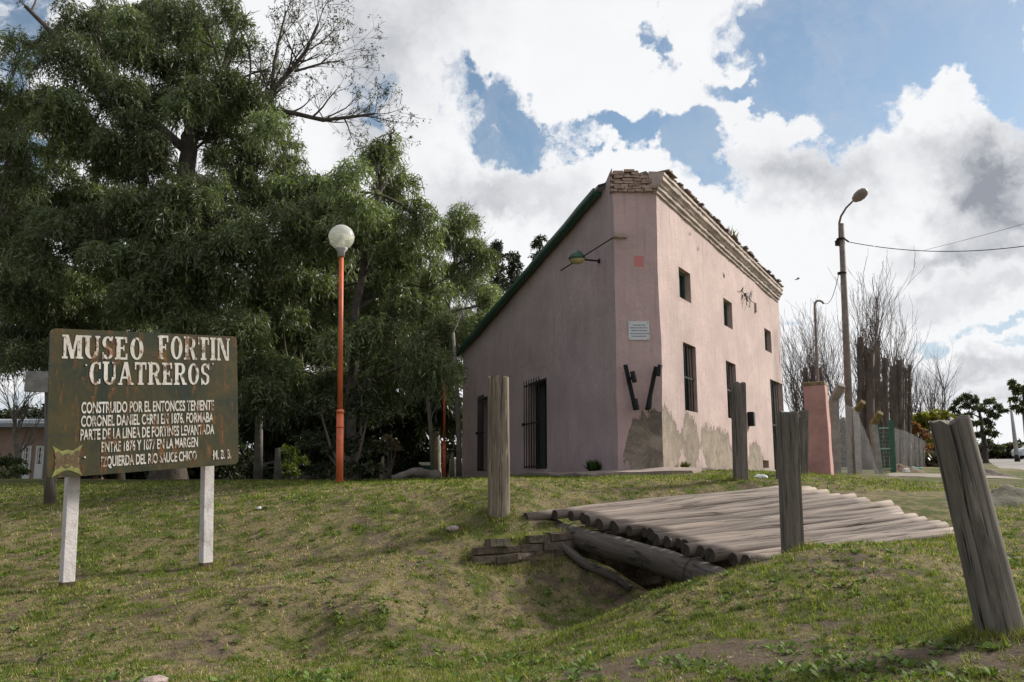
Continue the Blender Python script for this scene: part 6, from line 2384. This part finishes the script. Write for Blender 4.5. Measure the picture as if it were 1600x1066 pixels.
TR1 = [(1492, 640, 7), (1497, 628, 8), (1506, 621, 7), (1516, 619, 8), (1526, 625, 7), (1510, 634, 8), (1522, 638, 8), (1500, 650, 6), (1514, 650, 7), (1534, 640, 7), (1540, 630, 7), (1549, 628, 6), (1558, 634, 7), (1567, 640, 6), (1546, 644, 8), (1556, 650, 7),
       (1536, 656, 8), (1525, 662, 8), (1548, 664, 8), (1540, 674, 9), (1528, 680, 9), (1553, 678, 8), (1520, 692, 9), (1545, 692, 10), (1533, 700, 10), (1508, 700, 9), (1560, 697, 8)]
broad_tree('broadleaf_tree', 'open crowned dark tree standing right of the leaning post top', [(1540, 718), (1538, 690), (1534, 660), (1528, 640)], TR1, 60, 94, base=(.06, .078, .036), lw=(.07, .12), lsz=(.14, .26), dens=.22, trunk_r=.2, dj=1.5, group='far trees along the road', strl=(.25, .5), droop=.4)
TR2 = [(1578, 598, 6), (1586, 603, 8), (1595, 612, 9), (1604, 606, 10), (1590, 622, 8), (1602, 628, 10), (1612, 618, 10), (1598, 642, 8), (1610, 645, 10), (1586, 635, 5), (1618, 600, 10)]
broad_tree('broadleaf_tree', 'dark tree cut by the right edge of the view beside the road', [(1606, 716), (1604, 680), (1602, 640), (1600, 615)], TR2, 55, 95, base=(.06, .078, .034), lw=(.07, .12), lsz=(.14, .26), dens=.28, trunk_r=.2, dj=1.2, group='far trees along the road', strl=(.25, .5), droop=.4)
for k, (px, w, lab, c) in enumerate([(1508, 20, 'low dark green scrub right behind the leaning post', (.05, .056, .03)), (1545, 22, 'low green scrub under the open crowned tree', (.065, .068, .03)), (1580, 20, 'low brown scrub beside the far lamp pole', (.085, .066, .04)), (1620, 24, 'low scrub cut by the right edge of the view', (.05, .055, .03))]):
    bush('roadside_scrub', lab, (px, 716), [(px - w * .6, 704, w * .4), (px, 700, w * .5), (px + w * .6, 705, w * .4), (px + w * .2, 711, w * .4), (px - w * .4, 713, w * .35)], 80, 96 + k, c, (.3, .6), (.18, .32), .5, group='scrub along the far roadside')
o = bush('far_wood', 'distant dark tree line along the horizon beyond the road', (1700, 715), [(1480 + 24 * k, 703 + rv_.uniform(-7, 5), 13 + rv_.uniform(-3, 5)) for k in range(44)], 104, 111, (.045, .055, .03), (.4, .8), (.25, .45), .12, cat_='wood', dj=4)
o['kind'] = 'stuff'
# far pale poles
for (base, top, Y, lab) in [((1589, 713), (1578, 622), 62, 'pale leaning lamp pole beside the far road'), ((1606, 712), (1598, 640), 70, 'farther pale pole at the right edge of the view')]:
    b = on_ground(*base, Y); t = P(*top, Y) - b
    o = empty('far_pole', b); tag(o, lab, 'pole')
    mb = MB(); mb.tube([Vector((0, 0, -.1)), t], [.17, .09], 8); mb.build('shaft', M['grey_paint'], o)
    mb = MB(); mb.tube([Vector((0, 0, 0)), Vector((0, 0, .5))], [.2, .18], 8); mb.build('foot', M['tyre'], o)

# earth heaps at the right
def heap(label, base, Y, size, seed, cols, cat_='earth heap'):
    r = random.Random(seed)
    b = on_ground(*base, Y)
    vs, fs = [], []
    n = 22
    for i in range(n + 1):
        for j in range(n + 1):
            u, v = i / n * 2 - 1, j / n * 2 - 1
            d = sqrt(u * u + v * v)
            h = max(0, 1 - d ** 1.6) * size[2] * (1 + .35 * sin(5 * u + seed) * cos(4 * v)) + r.uniform(-.02, .02) * (1 if d < 1 else 0)
            X, Yy = b.x + u * size[0], b.y + v * size[1]
            vs.append((X - b.x, Yy - b.y, gz1(X, Yy) - b.z + h - .03))
    for i in range(n):
        for j in range(n):
            a = i * (n + 1) + j
            fs.append((a, a + n + 1, a + n + 2, a + 1))
    o = mesh_obj('earth_heap', vs, fs, simple('heap_soil', cols[0], .95, .4, 6, bump=.8, bscale=20, dirt=cols[1], dirt_amt=.8), None, True)
    o.location = b
    return tag(o, label, cat_)


heap('low grassy earth heap right of the big leaning post', (1575, 785), 10.8, (.85, .7, .17), 1, ((.09, .08, .05), (.05, .07, .02)))
heap('small dark soil heap at the edge of the road beyond the leaning post', (1545, 741), 21, (.65, .5, .16), 2, ((.10, .08, .06), (.06, .05, .035)))
heap('brown weedy heap at the foot of the far fence', (1412, 733), 22.5, (.6, .5, .2), 3, ((.14, .085, .05), (.09, .06, .04)))
